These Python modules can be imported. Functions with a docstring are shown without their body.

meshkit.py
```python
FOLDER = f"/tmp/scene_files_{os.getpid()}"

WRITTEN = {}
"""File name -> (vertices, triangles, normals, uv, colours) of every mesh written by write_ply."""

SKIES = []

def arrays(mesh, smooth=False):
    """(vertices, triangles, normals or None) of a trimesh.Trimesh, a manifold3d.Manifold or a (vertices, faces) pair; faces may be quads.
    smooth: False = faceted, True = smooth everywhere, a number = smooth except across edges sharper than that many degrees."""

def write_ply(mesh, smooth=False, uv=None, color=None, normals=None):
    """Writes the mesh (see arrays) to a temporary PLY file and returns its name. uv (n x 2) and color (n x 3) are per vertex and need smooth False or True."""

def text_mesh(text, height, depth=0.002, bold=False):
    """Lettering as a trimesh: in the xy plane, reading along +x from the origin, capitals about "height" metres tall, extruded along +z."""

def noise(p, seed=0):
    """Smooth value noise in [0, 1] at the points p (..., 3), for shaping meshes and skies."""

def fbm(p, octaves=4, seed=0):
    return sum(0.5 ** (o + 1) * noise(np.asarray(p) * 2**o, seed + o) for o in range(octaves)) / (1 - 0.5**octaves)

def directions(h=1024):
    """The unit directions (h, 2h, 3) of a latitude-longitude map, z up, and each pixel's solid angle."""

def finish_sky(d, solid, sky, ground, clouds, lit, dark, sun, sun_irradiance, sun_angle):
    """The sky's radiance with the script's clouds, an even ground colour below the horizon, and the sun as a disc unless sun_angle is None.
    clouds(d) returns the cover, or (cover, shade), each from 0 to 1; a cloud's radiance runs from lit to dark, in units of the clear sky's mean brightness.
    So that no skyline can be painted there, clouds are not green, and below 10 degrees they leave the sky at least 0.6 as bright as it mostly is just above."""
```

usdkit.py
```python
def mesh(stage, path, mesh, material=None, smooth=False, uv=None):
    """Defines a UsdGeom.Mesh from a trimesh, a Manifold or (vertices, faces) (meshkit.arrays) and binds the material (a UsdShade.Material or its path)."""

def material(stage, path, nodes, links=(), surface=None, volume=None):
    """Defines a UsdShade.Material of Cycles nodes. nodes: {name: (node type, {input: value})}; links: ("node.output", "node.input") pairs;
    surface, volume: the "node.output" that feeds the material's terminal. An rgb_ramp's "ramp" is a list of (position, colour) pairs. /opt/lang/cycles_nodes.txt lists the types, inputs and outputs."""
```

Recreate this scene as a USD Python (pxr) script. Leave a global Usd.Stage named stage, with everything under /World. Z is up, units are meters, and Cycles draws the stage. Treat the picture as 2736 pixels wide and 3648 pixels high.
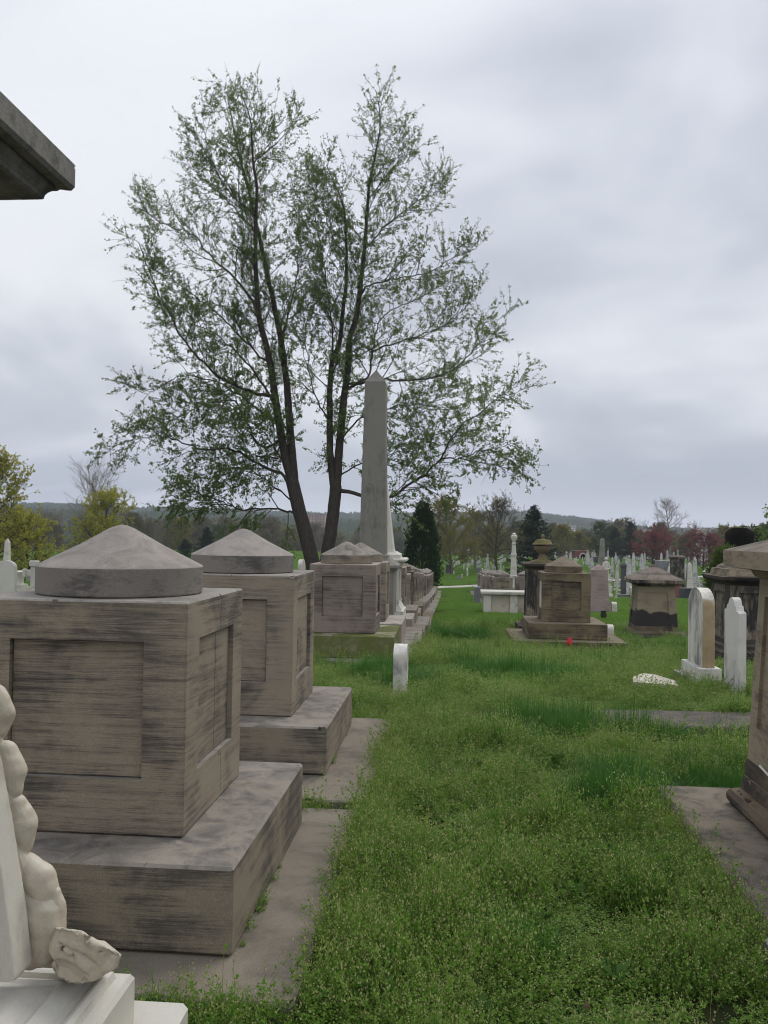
import math, random, numpy as np, trimesh, usdkit, meshkit
import manifold3d as m3
from shapely.geometry import Polygon
from scipy.interpolate import PchipInterpolator
from pxr import Usd, UsdGeom, UsdLux, UsdShade, Gf, Sdf, Vt

# ------------------------------------------------------------------ stage, camera, sky, sun
stage = Usd.Stage.CreateInMemory()
UsdGeom.SetStageUpAxis(stage, UsdGeom.Tokens.z)
UsdGeom.SetStageMetersPerUnit(stage, 1.0)
UsdGeom.Xform.Define(stage, '/World')
UsdGeom.Scope.Define(stage, '/World/Looks')
rng = np.random.default_rng(7)
random.seed(7)

F, YAW, PIT, ROL, EYE = 3085.08, -.0753362, .0246352, .0155176, 1.70     # focal length in pixels of the 2736 wide photograph
EXPOSURE = 0.15
HAZE = 0.00022


def _basis():
    cy, sy, cp, sp, cr, sr = math.cos(YAW), math.sin(YAW), math.cos(PIT), math.sin(PIT), math.cos(ROL), math.sin(ROL)
    fw = np.array([sy * cp, cy * cp, sp]); r0 = np.array([cy, -sy, 0.]); u0 = np.cross(r0, fw)
    return cr * r0 + sr * u0, -sr * r0 + cr * u0, fw


RGT, UPV, FWD = _basis()
cam = UsdGeom.Camera.Define(stage, '/World/camera')
m = Gf.Matrix4d(1.0)
for i, row in enumerate((RGT, UPV, -FWD)):
    m.SetRow(i, Gf.Vec4d(*map(float, row), 0))
m.SetRow(3, Gf.Vec4d(0, 0, EYE, 1))
cam.AddTransformOp().Set(m)
cam.CreateHorizontalApertureAttr(24.0)
cam.CreateVerticalApertureAttr(32.0)
cam.CreateFocalLengthAttr(24.0 * F / 2736)
cam.CreateClippingRangeAttr(Gf.Vec2f(0.05, 20000))
cam.CreateFStopAttr(13.0)
cam.CreateFocusDistanceAttr(9.0)
cam.CreateExposureAttr(EXPOSURE)

SUN_AZ, SUN_EL = math.radians(35), math.radians(48)
sund = np.array([math.sin(SUN_AZ) * math.cos(SUN_EL), math.cos(SUN_AZ) * math.cos(SUN_EL), math.sin(SUN_EL)])
sun = UsdLux.DistantLight.Define(stage, '/World/sun_light')
sun.CreateIntensityAttr(0.4); sun.CreateAngleAttr(40.0); sun.CreateColorAttr(Gf.Vec3f(1, .94, .84))
sun.CreateNormalizeAttr(True)
zb = sund; xb = np.cross([0, 0, 1.], zb); xb /= np.linalg.norm(xb); yb = np.cross(zb, xb)
sm = Gf.Matrix4d(1.0)
for i, row in enumerate((xb, yb, zb)):
    sm.SetRow(i, Gf.Vec4d(*map(float, row), 0))
sun.AddTransformOp().Set(sm)

sky = UsdLux.DomeLight.Define(stage, '/World/sky')
sky.GetPrim().SetCustomDataByKey('kind', 'structure')
skym = usdkit.material(stage, '/World/Looks/sky_overcast', {
    'tc': ('texture_coordinate', {}),
    'sep': ('separate_xyz', {}),
    'zmax': ('math', {'math_type': 'maximum', 'value2': 0.0}),
    'zoff': ('math', {'math_type': 'add', 'value2': 0.34}),
    'px': ('math', {'math_type': 'divide'}), 'py': ('math', {'math_type': 'divide'}),
    'pl': ('combine_xyz', {'z': 0.0}),
    'mp': ('mapping', {'location': (2.2, 13.7, 3.4), 'scale': (.9, 1.1, 1)}),
    'n1': ('noise_texture', {'scale': 1.0, 'detail': 4.5, 'roughness': .52, 'distortion': .4}),
    'n2': ('noise_texture', {'scale': 2.3, 'detail': 3.0, 'roughness': .5, 'distortion': .3}),
    'n1r': ('map_range', {'range_type': 'smoothstep', 'from_min': .36, 'from_max': .65}),
    'mixn': ('mix_float', {'fac': .22}),
    'cl': ('rgb_ramp', {'ramp': [(0, (4.1, 4.4, 5.0)), (.35, (5.4, 5.7, 6.25)), (.7, (7.1, 7.35, 7.75)), (1, (8.1, 8.28, 8.5))]}),
    'el': ('rgb_ramp', {'ramp': [(0, (1.12, 1.09, 1.06)), (.022, (1.04, 1.03, 1.03)), (.048, (.85, .86, .90)), (.072, (.85, .86, .90)), (.11, (.95, .95, .96)), (.17, (1.0, 1.0, 1.0)), (.45, (1.03, 1.035, 1.05)), (1, (1.35, 1.35, 1.38))]}),
    'cm': ('mix_color', {'blend_type': 'multiply', 'fac': 1.0, 'use_clamp': False}),
    'st': ('sky_texture', {'sky_type': 'single_scattering', 'sun_disc': False, 'sun_elevation': SUN_EL, 'sun_rotation': SUN_AZ}),
    'mx': ('mix_color', {'blend_type': 'mix', 'fac': .95}),
    'bg': ('background_shader', {'strength': 0.1}),
}, [('tc.generated', 'sep.vector'), ('sep.z', 'zmax.value1'), ('zmax.value', 'zoff.value1'), ('sep.x', 'px.value1'), ('zoff.value', 'px.value2'), ('sep.y', 'py.value1'), ('zoff.value', 'py.value2'),
    ('px.value', 'pl.x'), ('py.value', 'pl.y'), ('pl.vector', 'mp.vector'), ('mp.vector', 'n1.vector'), ('mp.vector', 'n2.vector'), ('n1.fac', 'n1r.value'), ('n1r.result', 'mixn.a'), ('n2.fac', 'mixn.b'), ('mixn.result', 'cl.fac'),
    ('zmax.value', 'el.fac'), ('cl.color', 'cm.a'), ('el.color', 'cm.b'), ('st.color', 'mx.a'), ('cm.result', 'mx.b'), ('mx.result', 'bg.color')], surface='bg.background')
UsdShade.MaterialBindingAPI.Apply(sky.GetPrim()).Bind(skym)


# ------------------------------------------------------------------ where things in the photograph stand
def ray(u, v):
    return FWD + RGT * (u - 1368) / F - UPV * (v - 1824) / F


def at_y(u, v, y):
    d = ray(u, v); return d * (y / d[1]) + np.array([0, 0, EYE])


_prof = PchipInterpolator([-400, -20, 0, 7, 12.9, 18, 21, 30, 45, 60, 68, 90, 180, 230, 320, 700, 9000], [-.2, -.05, 0, 0, -.22, -.62, -.70, -1.04, -1.8, -2.36, -2.55, -2.62, -2.75, -7.5, -17, -20, -20])


def H(x, y):
    x, y = np.asarray(x, float), np.asarray(y, float)
    z = _prof(np.clip(y, -400, 9000))
    p = np.stack(np.broadcast_arrays(x * .35, y * .35, 0 * x), -1)
    near = np.clip((260 - np.abs(y)) / 100, 0, 1) * np.clip((y - 1.5) / 6, 0, 1)
    return z + (meshkit.fbm(p, 3, 5) - .5) * .10 * near + (meshkit.noise(p * .08, 9) - .5) * .5 * np.clip((y - 60) / 60, 0, 1)


def gr(u, v, zoff=0):
    d = ray(u, v)
    t = np.geomspace(1.5, 900, 6000)
    P = d * t[:, None] + np.array([0, 0, EYE])
    under = P[:, 2] < H(P[:, 0], P[:, 1]) + zoff
    i = int(np.argmax(under)) if under.any() else len(t) - 1
    return P[i]


def mpp(y):                                                             # metres that one pixel of the photograph spans at depth y
    return y / F


# ------------------------------------------------------------------ naming and defining
_used = {}


def numbered(parent, name):
    k = (parent, name); n = _used.get(k, 0); _used[k] = n + 1
    return name if n == 0 else f'{name}_{n:03d}'


def place(xf, loc, rotz=0, scale=None, tilt=None):
    xf.AddTranslateOp().Set(Gf.Vec3d(*map(float, loc)))
    if rotz: xf.AddRotateZOp().Set(math.degrees(rotz))
    if tilt: xf.AddRotateXYZOp(opSuffix='tilt').Set(Gf.Vec3f(*map(float, tilt)))
    if scale is not None:
        s = (scale,) * 3 if np.ndim(scale) == 0 else scale
        xf.AddScaleOp().Set(Gf.Vec3f(*map(float, s)))


def tag(prim, label=None, cat=None, group=None, kind=None):
    for k, v in (('label', label), ('category', cat), ('group', group), ('kind', kind)):
        if v: prim.SetCustomDataByKey(k, v)
    return prim


def thing(name, label, cat, loc, rotz=0, scale=None, group=None, tilt=None):
    xf = UsdGeom.Xform.Define(stage, '/World/' + numbered('/World', name))
    place(xf, loc, rotz, scale, tilt)
    return tag(xf.GetPrim(), label, cat, group)


def part(parent, name, mesh, mat, smooth=False, label=None, kind=None):
    base = str(parent.GetPath()) if parent is not None else '/World'
    if isinstance(mesh, list):
        mesh = cat_(mesh)
    p = usdkit.mesh(stage, base + '/' + numbered(base, name), mesh, M[mat], smooth).GetPrim()
    return tag(p, label, kind=kind)


def struct(name, mesh, mat, smooth=False, kind='structure'):
    return part(None, name, mesh, mat, smooth, kind=kind)


def dup(src, label, loc, rotz=0, scale=None, group=None, name=None, tilt=None, cat=None):
    nm = name or src.GetName().rstrip('0123456789').rstrip('_')
    p = stage.DefinePrim('/World/' + numbered('/World', nm), 'Xform')
    p.GetReferences().AddInternalReference(src.GetPath())
    T, order = Sdf.ValueTypeNames, []

    def op(n, ty, val):
        p.CreateAttribute('xformOp:' + n, ty).Set(val); order.append('xformOp:' + n)
    op('translate', T.Double3, Gf.Vec3d(*map(float, loc)))
    op('rotateZ', T.Float, float(math.degrees(rotz)))
    if tilt: op('rotateXYZ:tilt', T.Float3, Gf.Vec3f(*map(float, tilt)))
    if scale is not None:
        op('scale', T.Float3, Gf.Vec3f(*map(float, (scale,) * 3 if np.ndim(scale) == 0 else scale)))
    p.CreateAttribute('xformOpOrder', T.TokenArray, False, Sdf.VariabilityUniform).Set(order)
    p.SetInstanceable(True)
    return tag(p, label, cat or src.GetCustomDataByKey('category'), group or src.GetCustomDataByKey('group'))


# ------------------------------------------------------------------ meshes
def tm(v, f):
    return trimesh.Trimesh(np.asarray(v, float), np.asarray(f, int), process=False)


def cat_(ms):
    return trimesh.util.concatenate([x if isinstance(x, trimesh.Trimesh) else from_m(x) for x in ms])


def from_m(man):
    me = man.to_mesh(); return tm(me.vert_properties[:, :3], me.tri_verts)


def to_m(t):
    return m3.Manifold(m3.Mesh(np.asarray(t.vertices, np.float32), np.asarray(t.faces, np.uint32)))


def cbox(x0, x1, y0, y1, z0, z1, c=.006):
    """A box with its edges chamfered by c."""
    p = []
    for sx, sy, sz in np.ndindex(2, 2, 2):
        X, Y, Z = (x0, x1)[sx], (y0, y1)[sy], (z0, z1)[sz]
        dx, dy, dz = (c, -c)[sx], (c, -c)[sy], (c, -c)[sz]
        p += [(X + dx, Y + dy, Z), (X + dx, Y, Z + dz), (X, Y + dy, Z + dz)]
    return m3.Manifold.hull_points(np.array(p, float))


def sq(profile, ax=1.0, ay=1.0, off=(0, 0)):
    """A square moulding: rings of half width w at height z, from the bottom up, closed at both ends."""
    v, f = [], []
    for w, z in profile:
        v += [(-w * ax + off[0], -w * ay + off[1], z), (w * ax + off[0], -w * ay + off[1], z), (w * ax + off[0], w * ay + off[1], z), (-w * ax + off[0], w * ay + off[1], z)]
    n = len(profile)
    for i in range(n - 1):
        for k in range(4):
            a, b = 4 * i + k, 4 * i + (k + 1) % 4
            f += [(a, b, b + 4), (a, b + 4, a + 4)]
    f += [(0, 2, 1), (0, 3, 2), (4 * n - 4, 4 * n - 3, 4 * n - 2), (4 * n - 4, 4 * n - 2, 4 * n - 1)]
    v, f = np.array(v, float), np.array(f)
    return tm(v[f].reshape(-1, 3), np.arange(3 * len(f)).reshape(-1, 3)) if False else tm(v, f)


def lathe(profile, n=32):
    return trimesh.creation.revolve(np.array(profile, float), sections=n)


def slab(poly, depth, axis='y'):
    """Extrudes an outline in the x-z plane along y, centred."""
    t = trimesh.creation.extrude_polygon(Polygon(poly), depth, engine='earcut')
    v = t.vertices.copy(); v = np.stack([v[:, 0], depth / 2 - v[:, 2], v[:, 1]], 1)
    return tm(v, t.faces)


def rot(t, a, axis=(0, 0, 1), point=None):
    t = t.copy(); t.apply_transform(trimesh.transformations.rotation_matrix(a, axis, point)); return t


def mv(t, d):
    t = t.copy(); t.apply_translation(d); return t


def tube(pts, rad, n=5, cap=True):
    pts, rad = np.asarray(pts, float), np.broadcast_to(np.asarray(rad, float), (len(pts),))
    d = np.gradient(pts, axis=0); d /= np.linalg.norm(d, axis=1, keepdims=True) + 1e-9
    ref = np.array([0.3, .95, .1]) if abs(d[:, 2]).mean() > .6 else np.array([0, 0, 1.])
    a = np.cross(d, ref); a /= np.linalg.norm(a, axis=1, keepdims=True) + 1e-9
    b = np.cross(d, a)
    t = np.arange(n) * 2 * np.pi / n
    v = (pts[:, None] + rad[:, None, None] * (a[:, None] * np.cos(t)[None, :, None] + b[:, None] * np.sin(t)[None, :, None])).reshape(-1, 3)
    i, k = np.meshgrid(np.arange(len(pts) - 1), np.arange(n), indexing='ij')
    p, q = i * n + k, i * n + (k + 1) % n
    f = np.stack([np.stack([p, p + n, q + n], -1), np.stack([p, q + n, q], -1)], 2).reshape(-1, 3)
    return v, f


def join(vfs):
    V, Fs, n = [], [], 0
    for v, f in vfs:
        V.append(v); Fs.append(f + n); n += len(v)
    return tm(np.vstack(V), np.vstack(Fs))


def kites(P, D, L, Wd, rg, droop=0.0):
    """Leaf quads (two triangles each) at P, pointing along D, length L, width Wd."""
    n = len(P)
    D = D / (np.linalg.norm(D, axis=1, keepdims=True) + 1e-9)
    r = rg.normal(size=(n, 3)); s = np.cross(D, r); s /= np.linalg.norm(s, axis=1, keepdims=True) + 1e-9
    L, Wd = np.broadcast_to(L, (n,))[:, None], np.broadcast_to(Wd, (n,))[:, None]
    nn = np.cross(s, D)
    v = np.stack([P, P + D * L * .5 + s * Wd * .5 + nn * L * .08, P + D * L - nn * L * .06, P + D * L * .5 - s * Wd * .5 + nn * L * .08], 1).reshape(-1, 3)
    b = np.arange(n)[:, None] * 4
    return v, np.concatenate([b + [0, 1, 2], b + [0, 2, 3]], 1).reshape(-1, 3)


# ------------------------------------------------------------------ materials
M = {}


def lib(name, nodes, links, surface=None, volume=None):
    M[name] = usdkit.material(stage, '/World/Looks/' + name, nodes, links, surface, volume)


def stone(name, tan, tan2, dark, top, streak=(1.1, 1.1, 34), fine=(7, 7, 240), amount=.38, spec=.25, gc=.28, rough=.85, bump=.35, moss=None, mossband=(0, 0), grime=None, rust=None, grain=260, blotch=1.6, topdark=None):
    N = {'tc': ('texture_coordinate', {}), 'oi': ('object_info', {}), 'om': ('math', {'math_type': 'multiply', 'value2': 61.0}), 'oc': ('combine_xyz', {}), 'pos': ('vector_math', {'math_type': 'add'}),
         'm1': ('mapping', {'scale': streak}), 'n1': ('noise_texture', {'scale': 1.0, 'detail': 8.0, 'roughness': .72, 'distortion': .2}),
         'm2': ('mapping', {'scale': fine}), 'n2': ('noise_texture', {'scale': 1.0, 'detail': 4.0, 'roughness': .6}),
         'n3': ('noise_texture', {'scale': blotch, 'detail': 5.0, 'roughness': .6, 'distortion': .6}), 'n4': ('noise_texture', {'scale': float(grain), 'detail': 2.0}),
         'n5': ('noise_texture', {'scale': blotch * 2.7, 'detail': 7.0, 'roughness': .7, 'distortion': .55}),
         's12': ('mix_float', {'fac': .42}), 's3': ('math', {'math_type': 'multiply_add', 'value2': .85, 'value3': -.15}), 'sadd': ('math', {'math_type': 'add'}),
         'sr': ('map_range', {'range_type': 'smoothstep', 'from_min': .80 - .25 * amount, 'from_max': 1.08 - .25 * amount}),
         'base': ('mix_color', {'a': tan, 'b': tan2}), 'dk': ('mix_color', {'b': dark}),
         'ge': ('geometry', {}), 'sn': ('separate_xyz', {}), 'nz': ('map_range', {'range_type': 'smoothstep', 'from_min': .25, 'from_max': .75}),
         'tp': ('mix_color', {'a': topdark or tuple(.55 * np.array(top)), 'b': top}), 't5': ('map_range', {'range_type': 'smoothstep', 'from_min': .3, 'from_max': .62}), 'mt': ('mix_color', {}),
         'gr': ('map_range', {'from_min': .25, 'from_max': .75, 'to_min': 1 - gc, 'to_max': 1 + gc}), 'gm': ('mix_color', {'blend_type': 'multiply', 'fac': 1.0}),
         'h': ('mix_float', {'fac': .6}), 'bp': ('bump', {'strength': bump, 'distance': .006}), 'p': ('principled_bsdf', {'roughness': rough, 'specular_ior_level': spec})}
    K = [('oi.random', 'om.value1'), ('om.value', 'oc.x'), ('om.value', 'oc.y'), ('om.value', 'oc.z'), ('tc.object', 'pos.vector1'), ('oc.vector', 'pos.vector2'), ('pos.vector', 'm1.vector'), ('pos.vector', 'm2.vector'),
         ('m1.vector', 'n1.vector'), ('m2.vector', 'n2.vector'), ('pos.vector', 'n3.vector'), ('pos.vector', 'n4.vector'), ('pos.vector', 'n5.vector'),
         ('n1.fac', 's12.a'), ('n2.fac', 's12.b'), ('n3.fac', 's3.value1'), ('s12.result', 'sadd.value1'), ('s3.value', 'sadd.value2'), ('sadd.value', 'sr.value'),
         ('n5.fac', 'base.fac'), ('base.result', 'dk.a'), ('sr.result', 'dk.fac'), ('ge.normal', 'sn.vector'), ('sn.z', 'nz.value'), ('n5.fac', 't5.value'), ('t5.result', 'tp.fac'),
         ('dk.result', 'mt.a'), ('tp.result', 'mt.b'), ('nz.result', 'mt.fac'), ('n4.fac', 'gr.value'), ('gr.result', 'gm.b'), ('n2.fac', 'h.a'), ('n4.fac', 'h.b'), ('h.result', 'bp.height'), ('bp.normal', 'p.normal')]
    last = 'mt.result'
    if grime:                                                            # black crust with an edge of its own, below a height: (height, wobble, colour)
        N |= {'gz': ('separate_xyz', {}), 'gn': ('noise_texture', {'scale': 2.4, 'detail': 4.0}), 'gk': ('math', {'math_type': 'multiply_add', 'value2': grime[1], 'value3': grime[0] - grime[1] / 2}), 'gd': ('math', {'math_type': 'subtract'}), 'gs': ('map_range', {'range_type': 'smoothstep', 'from_min': -.02, 'from_max': .03}), 'gmx': ('mix_color', {'b': grime[2]})}
        K += [('tc.object', 'gz.vector'), ('pos.vector', 'gn.vector'), ('gn.fac', 'gk.value1'), ('gk.value', 'gd.value1'), ('gz.z', 'gd.value2'), ('gd.value', 'gs.value'), (last, 'gmx.a'), ('gs.result', 'gmx.fac')]
        last = 'gmx.result'
    if rust:                                                             # brown weathering of the stone's near edge: (where it starts along y, where it is full, colour, second colour)
        N |= {'rz': ('separate_xyz', {}), 'rn': ('noise_texture', {'scale': 7.0, 'detail': 5.0, 'roughness': .65}), 'rk': ('math', {'math_type': 'multiply_add', 'value2': .10}), 'rs': ('map_range', {'range_type': 'smoothstep', 'from_min': rust[0], 'from_max': rust[1]}), 'rc': ('mix_color', {'a': rust[2], 'b': rust[3]}), 'rx': ('mix_color', {})}
        K += [('tc.object', 'rz.vector'), ('pos.vector', 'rn.vector'), ('rn.fac', 'rk.value1'), ('rz.y', 'rk.value3'), ('rk.value', 'rs.value'), ('n5.fac', 'rc.fac'), (last, 'rx.a'), ('rc.result', 'rx.b'), ('rs.result', 'rx.fac')]
        last = 'rx.result'
    if moss:
        N |= {'mn': ('noise_texture', {'scale': 3.1, 'detail': 5.0, 'roughness': .65}), 'mr': ('map_range', {'range_type': 'smoothstep', 'from_min': mossband[0], 'from_max': mossband[1]}), 'mm': ('mix_color', {'b': moss})}
        K += [('pos.vector', 'mn.vector'), ('mn.fac', 'mr.value'), (last, 'mm.a'), ('mr.result', 'mm.fac')]
        last = 'mm.result'
    K += [(last, 'gm.a'), ('gm.result', 'p.base_color')]
    lib(name, N, K, 'p.BSDF')


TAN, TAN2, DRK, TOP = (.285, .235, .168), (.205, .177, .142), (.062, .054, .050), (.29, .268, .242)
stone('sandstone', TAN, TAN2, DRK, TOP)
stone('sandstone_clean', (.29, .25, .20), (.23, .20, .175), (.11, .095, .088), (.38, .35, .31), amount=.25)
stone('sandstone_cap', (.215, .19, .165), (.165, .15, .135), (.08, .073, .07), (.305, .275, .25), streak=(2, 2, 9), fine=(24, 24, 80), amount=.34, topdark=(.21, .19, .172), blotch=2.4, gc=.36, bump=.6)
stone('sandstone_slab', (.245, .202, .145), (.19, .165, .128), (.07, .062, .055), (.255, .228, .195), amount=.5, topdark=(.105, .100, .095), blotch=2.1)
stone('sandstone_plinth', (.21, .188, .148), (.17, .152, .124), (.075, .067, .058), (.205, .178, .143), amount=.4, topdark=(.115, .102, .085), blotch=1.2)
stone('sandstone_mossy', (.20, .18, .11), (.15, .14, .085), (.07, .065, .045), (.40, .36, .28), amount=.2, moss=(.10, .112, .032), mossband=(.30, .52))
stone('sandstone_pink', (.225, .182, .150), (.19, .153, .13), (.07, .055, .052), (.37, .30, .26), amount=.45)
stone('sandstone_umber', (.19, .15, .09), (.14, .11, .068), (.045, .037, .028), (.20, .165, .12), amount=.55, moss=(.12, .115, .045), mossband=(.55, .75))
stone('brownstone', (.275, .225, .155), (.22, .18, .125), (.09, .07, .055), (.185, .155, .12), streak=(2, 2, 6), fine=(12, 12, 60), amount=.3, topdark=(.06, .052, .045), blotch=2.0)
stone('brownstone_stained', (.26, .215, .155), (.20, .165, .125), (.028, .025, .024), (.20, .165, .135), streak=(9, 9, 1.2), fine=(40, 40, 5), amount=.85)
stone('brownstone_crust', (.275, .225, .155), (.24, .195, .135), (.12, .095, .07), (.19, .15, .105), amount=.2, grime=(.60, .45, (.035, .03, .028)))
stone('brownstone_base', (.17, .13, .09), (.12, .09, .062), (.042, .035, .03), (.15, .115, .08), streak=(5, 5, 9), amount=.5, bump=.8)
stone('brownstone_black', (.045, .038, .034), (.075, .062, .05), (.015, .014, .013), (.11, .09, .07), amount=.6)
stone('urn_stone', (.21, .165, .115), (.16, .125, .085), (.06, .05, .035), (.16, .145, .055), amount=.3, moss=(.14, .125, .035), mossband=(.5, .7))
stone('obelisk_stone', (.20, .188, .162), (.17, .161, .139), (.11, .104, .092), (.23, .217, .19), streak=(7, 7, 1.0), fine=(30, 30, 8), amount=.3)
stone('pink_stone', (.30, .24, .215), (.26, .21, .19), (.17, .135, .12), (.34, .27, .25), streak=(1, 1, 22), amount=.3)
stone('marble', (.54, .52, .46), (.45, .425, .36), (.28, .25, .20), (.55, .535, .49), streak=(3, 3, 2), fine=(10, 10, 6), amount=.15, rough=.55, bump=.12, topdark=(.50, .48, .43), gc=.07)
stone('marble_cream', (.50, .455, .37), (.38, .325, .24), (.25, .20, .14), (.52, .48, .40), streak=(4, 4, 3), fine=(14, 14, 9), amount=.3, rough=.5, bump=.15, topdark=(.42, .37, .30), gc=.07)
stone('marble_stained', (.58, .56, .52), (.46, .43, .37), (.13, .13, .14), (.66, .64, .60), streak=(7, 7, .8), fine=(12, 12, 3), amount=.26, rough=.6, bump=.2, gc=.07)
stone('marble_rust', (.60, .57, .51), (.48, .45, .39), (.15, .145, .14), (.66, .63, .57), streak=(7, 7, .8), fine=(12, 12, 3), amount=.45, rough=.65, bump=.3, rust=(-.235, -.275, (.20, .125, .055), (.42, .34, .22)), gc=.07)
stone('marble_far', (.46, .455, .43), (.38, .37, .345), (.2, .2, .19), (.50, .49, .46), streak=(4, 4, 2), fine=(10, 10, 6), amount=.3, gc=.07)
stone('marble_soot', (.20, .19, .165), (.15, .145, .13), (.06, .06, .055), (.36, .34, .31), streak=(5, 5, 5), fine=(24, 24, 24), amount=.55, rough=.8, bump=.3)
stone('granite', (.20, .20, .20), (.16, .16, .165), (.10, .10, .10), (.34, .34, .34), streak=(30, 30, 30), fine=(90, 90, 90), amount=.3)
stone('granite_dark', (.085, .085, .09), (.065, .065, .07), (.03, .03, .03), (.17, .17, .175), streak=(30, 30, 30), fine=(90, 90, 90), amount=.3)
stone('slate_slab', (.12, .10, .085), (.10, .083, .072), (.035, .032, .032), (.105, .09, .078), amount=.4, topdark=(.045, .04, .038), blotch=2.6)
stone('concrete', (.36, .35, .33), (.30, .29, .27), (.2, .19, .18), (.46, .45, .42), amount=.2)
lib('iron', {'n': ('noise_texture', {'scale': 40.0}), 'r': ('rgb_ramp', {'ramp': [(0, (.015, .015, .015)), (1, (.05, .035, .025))]}), 'p': ('principled_bsdf', {'roughness': .7, 'metallic': .4})}, [('n.fac', 'r.fac'), ('r.color', 'p.base_color')], 'p.BSDF')
lib('red_petal', {'n': ('noise_texture', {'scale': 60.0}), 'r': ('rgb_ramp', {'ramp': [(.3, (.42, .01, .02)), (.7, (.62, .02, .045))]}), 'p': ('principled_bsdf', {'roughness': .6})}, [('n.fac', 'r.fac'), ('r.color', 'p.base_color')], 'p.BSDF')


def leaf(name, cols, trans=.35, island=True, noise=1.5, rough=.6):
    src = 'ge.random_per_island' if island else 'oi.random'
    N = {'ge': ('geometry', {}), 'oi': ('object_info', {}), 'tc': ('texture_coordinate', {}), 'n': ('noise_texture', {'scale': noise, 'detail': 2.0}), 'a': ('math', {'math_type': 'multiply_add', 'value2': .32, 'value3': 0.0}), 'b': ('math', {'math_type': 'multiply_add', 'value2': .22}), 'c': ('math', {'math_type': 'multiply_add', 'value2': .5}),
         'r': ('rgb_ramp', {'ramp': [(i / (len(cols) - 1), c) for i, c in enumerate(cols)]}), 'd': ('principled_bsdf', {'roughness': rough, 'specular_ior_level': .25}), 't': ('translucent_bsdf', {}), 'm': ('mix_closure', {'fac': trans})}
    K = [('ge.random_per_island', 'a.value1'), ('oi.random', 'b.value1'), ('a.value', 'b.value3'), ('ge.position', 'n.vector'), ('n.fac', 'c.value1'), ('b.value', 'c.value3'), ('c.value', 'r.fac'), ('r.color', 'd.base_color'), ('r.color', 't.color'), ('d.BSDF', 'm.closure1'), ('t.BSDF', 'm.closure2')]
    lib(name, N, K, 'm.closure')


leaf('maple_leaf', [(.085, .135, .040), (.135, .20, .058), (.185, .26, .085)], trans=.55)
leaf('yellow_leaf', [(.27, .285, .045), (.34, .335, .06), (.42, .39, .085)], trans=.5)
leaf('willow_leaf', [(.15, .145, .038), (.20, .185, .05), (.25, .23, .068)], trans=.45)
leaf('haze_leaf', [(.10, .095, .05), (.13, .12, .06), (.16, .15, .08)])
leaf('conifer_leaf', [(.012, .026, .014), (.022, .042, .02), (.035, .06, .028)], trans=.1)
leaf('arborvitae_leaf', [(.012, .032, .010), (.026, .058, .016), (.045, .085, .024)], trans=.15)
leaf('red_leaf', [(.14, .055, .06), (.24, .085, .09), (.34, .14, .145)], trans=.45)
leaf('yew_leaf', [(.030, .026, .024), (.048, .042, .034), (.07, .062, .048)], trans=.05)
leaf('shrub_leaf', [(.06, .09, .015), (.09, .13, .02), (.13, .17, .03)])
leaf('green_leaf', [(.045, .075, .02), (.07, .105, .028), (.10, .14, .04)])
leaf('woods_leaf', [(.035, .06, .025), (.065, .095, .038), (.10, .14, .05), (.17, .165, .10)], noise=.03)
leaf('weed_leaf', [(.085, .175, .022), (.135, .265, .032), (.19, .325, .048), (.27, .34, .085)], noise=.8)
leaf('weed_bud', [(.28, .32, .10), (.38, .40, .16), (.46, .44, .24)], noise=.8)
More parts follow.
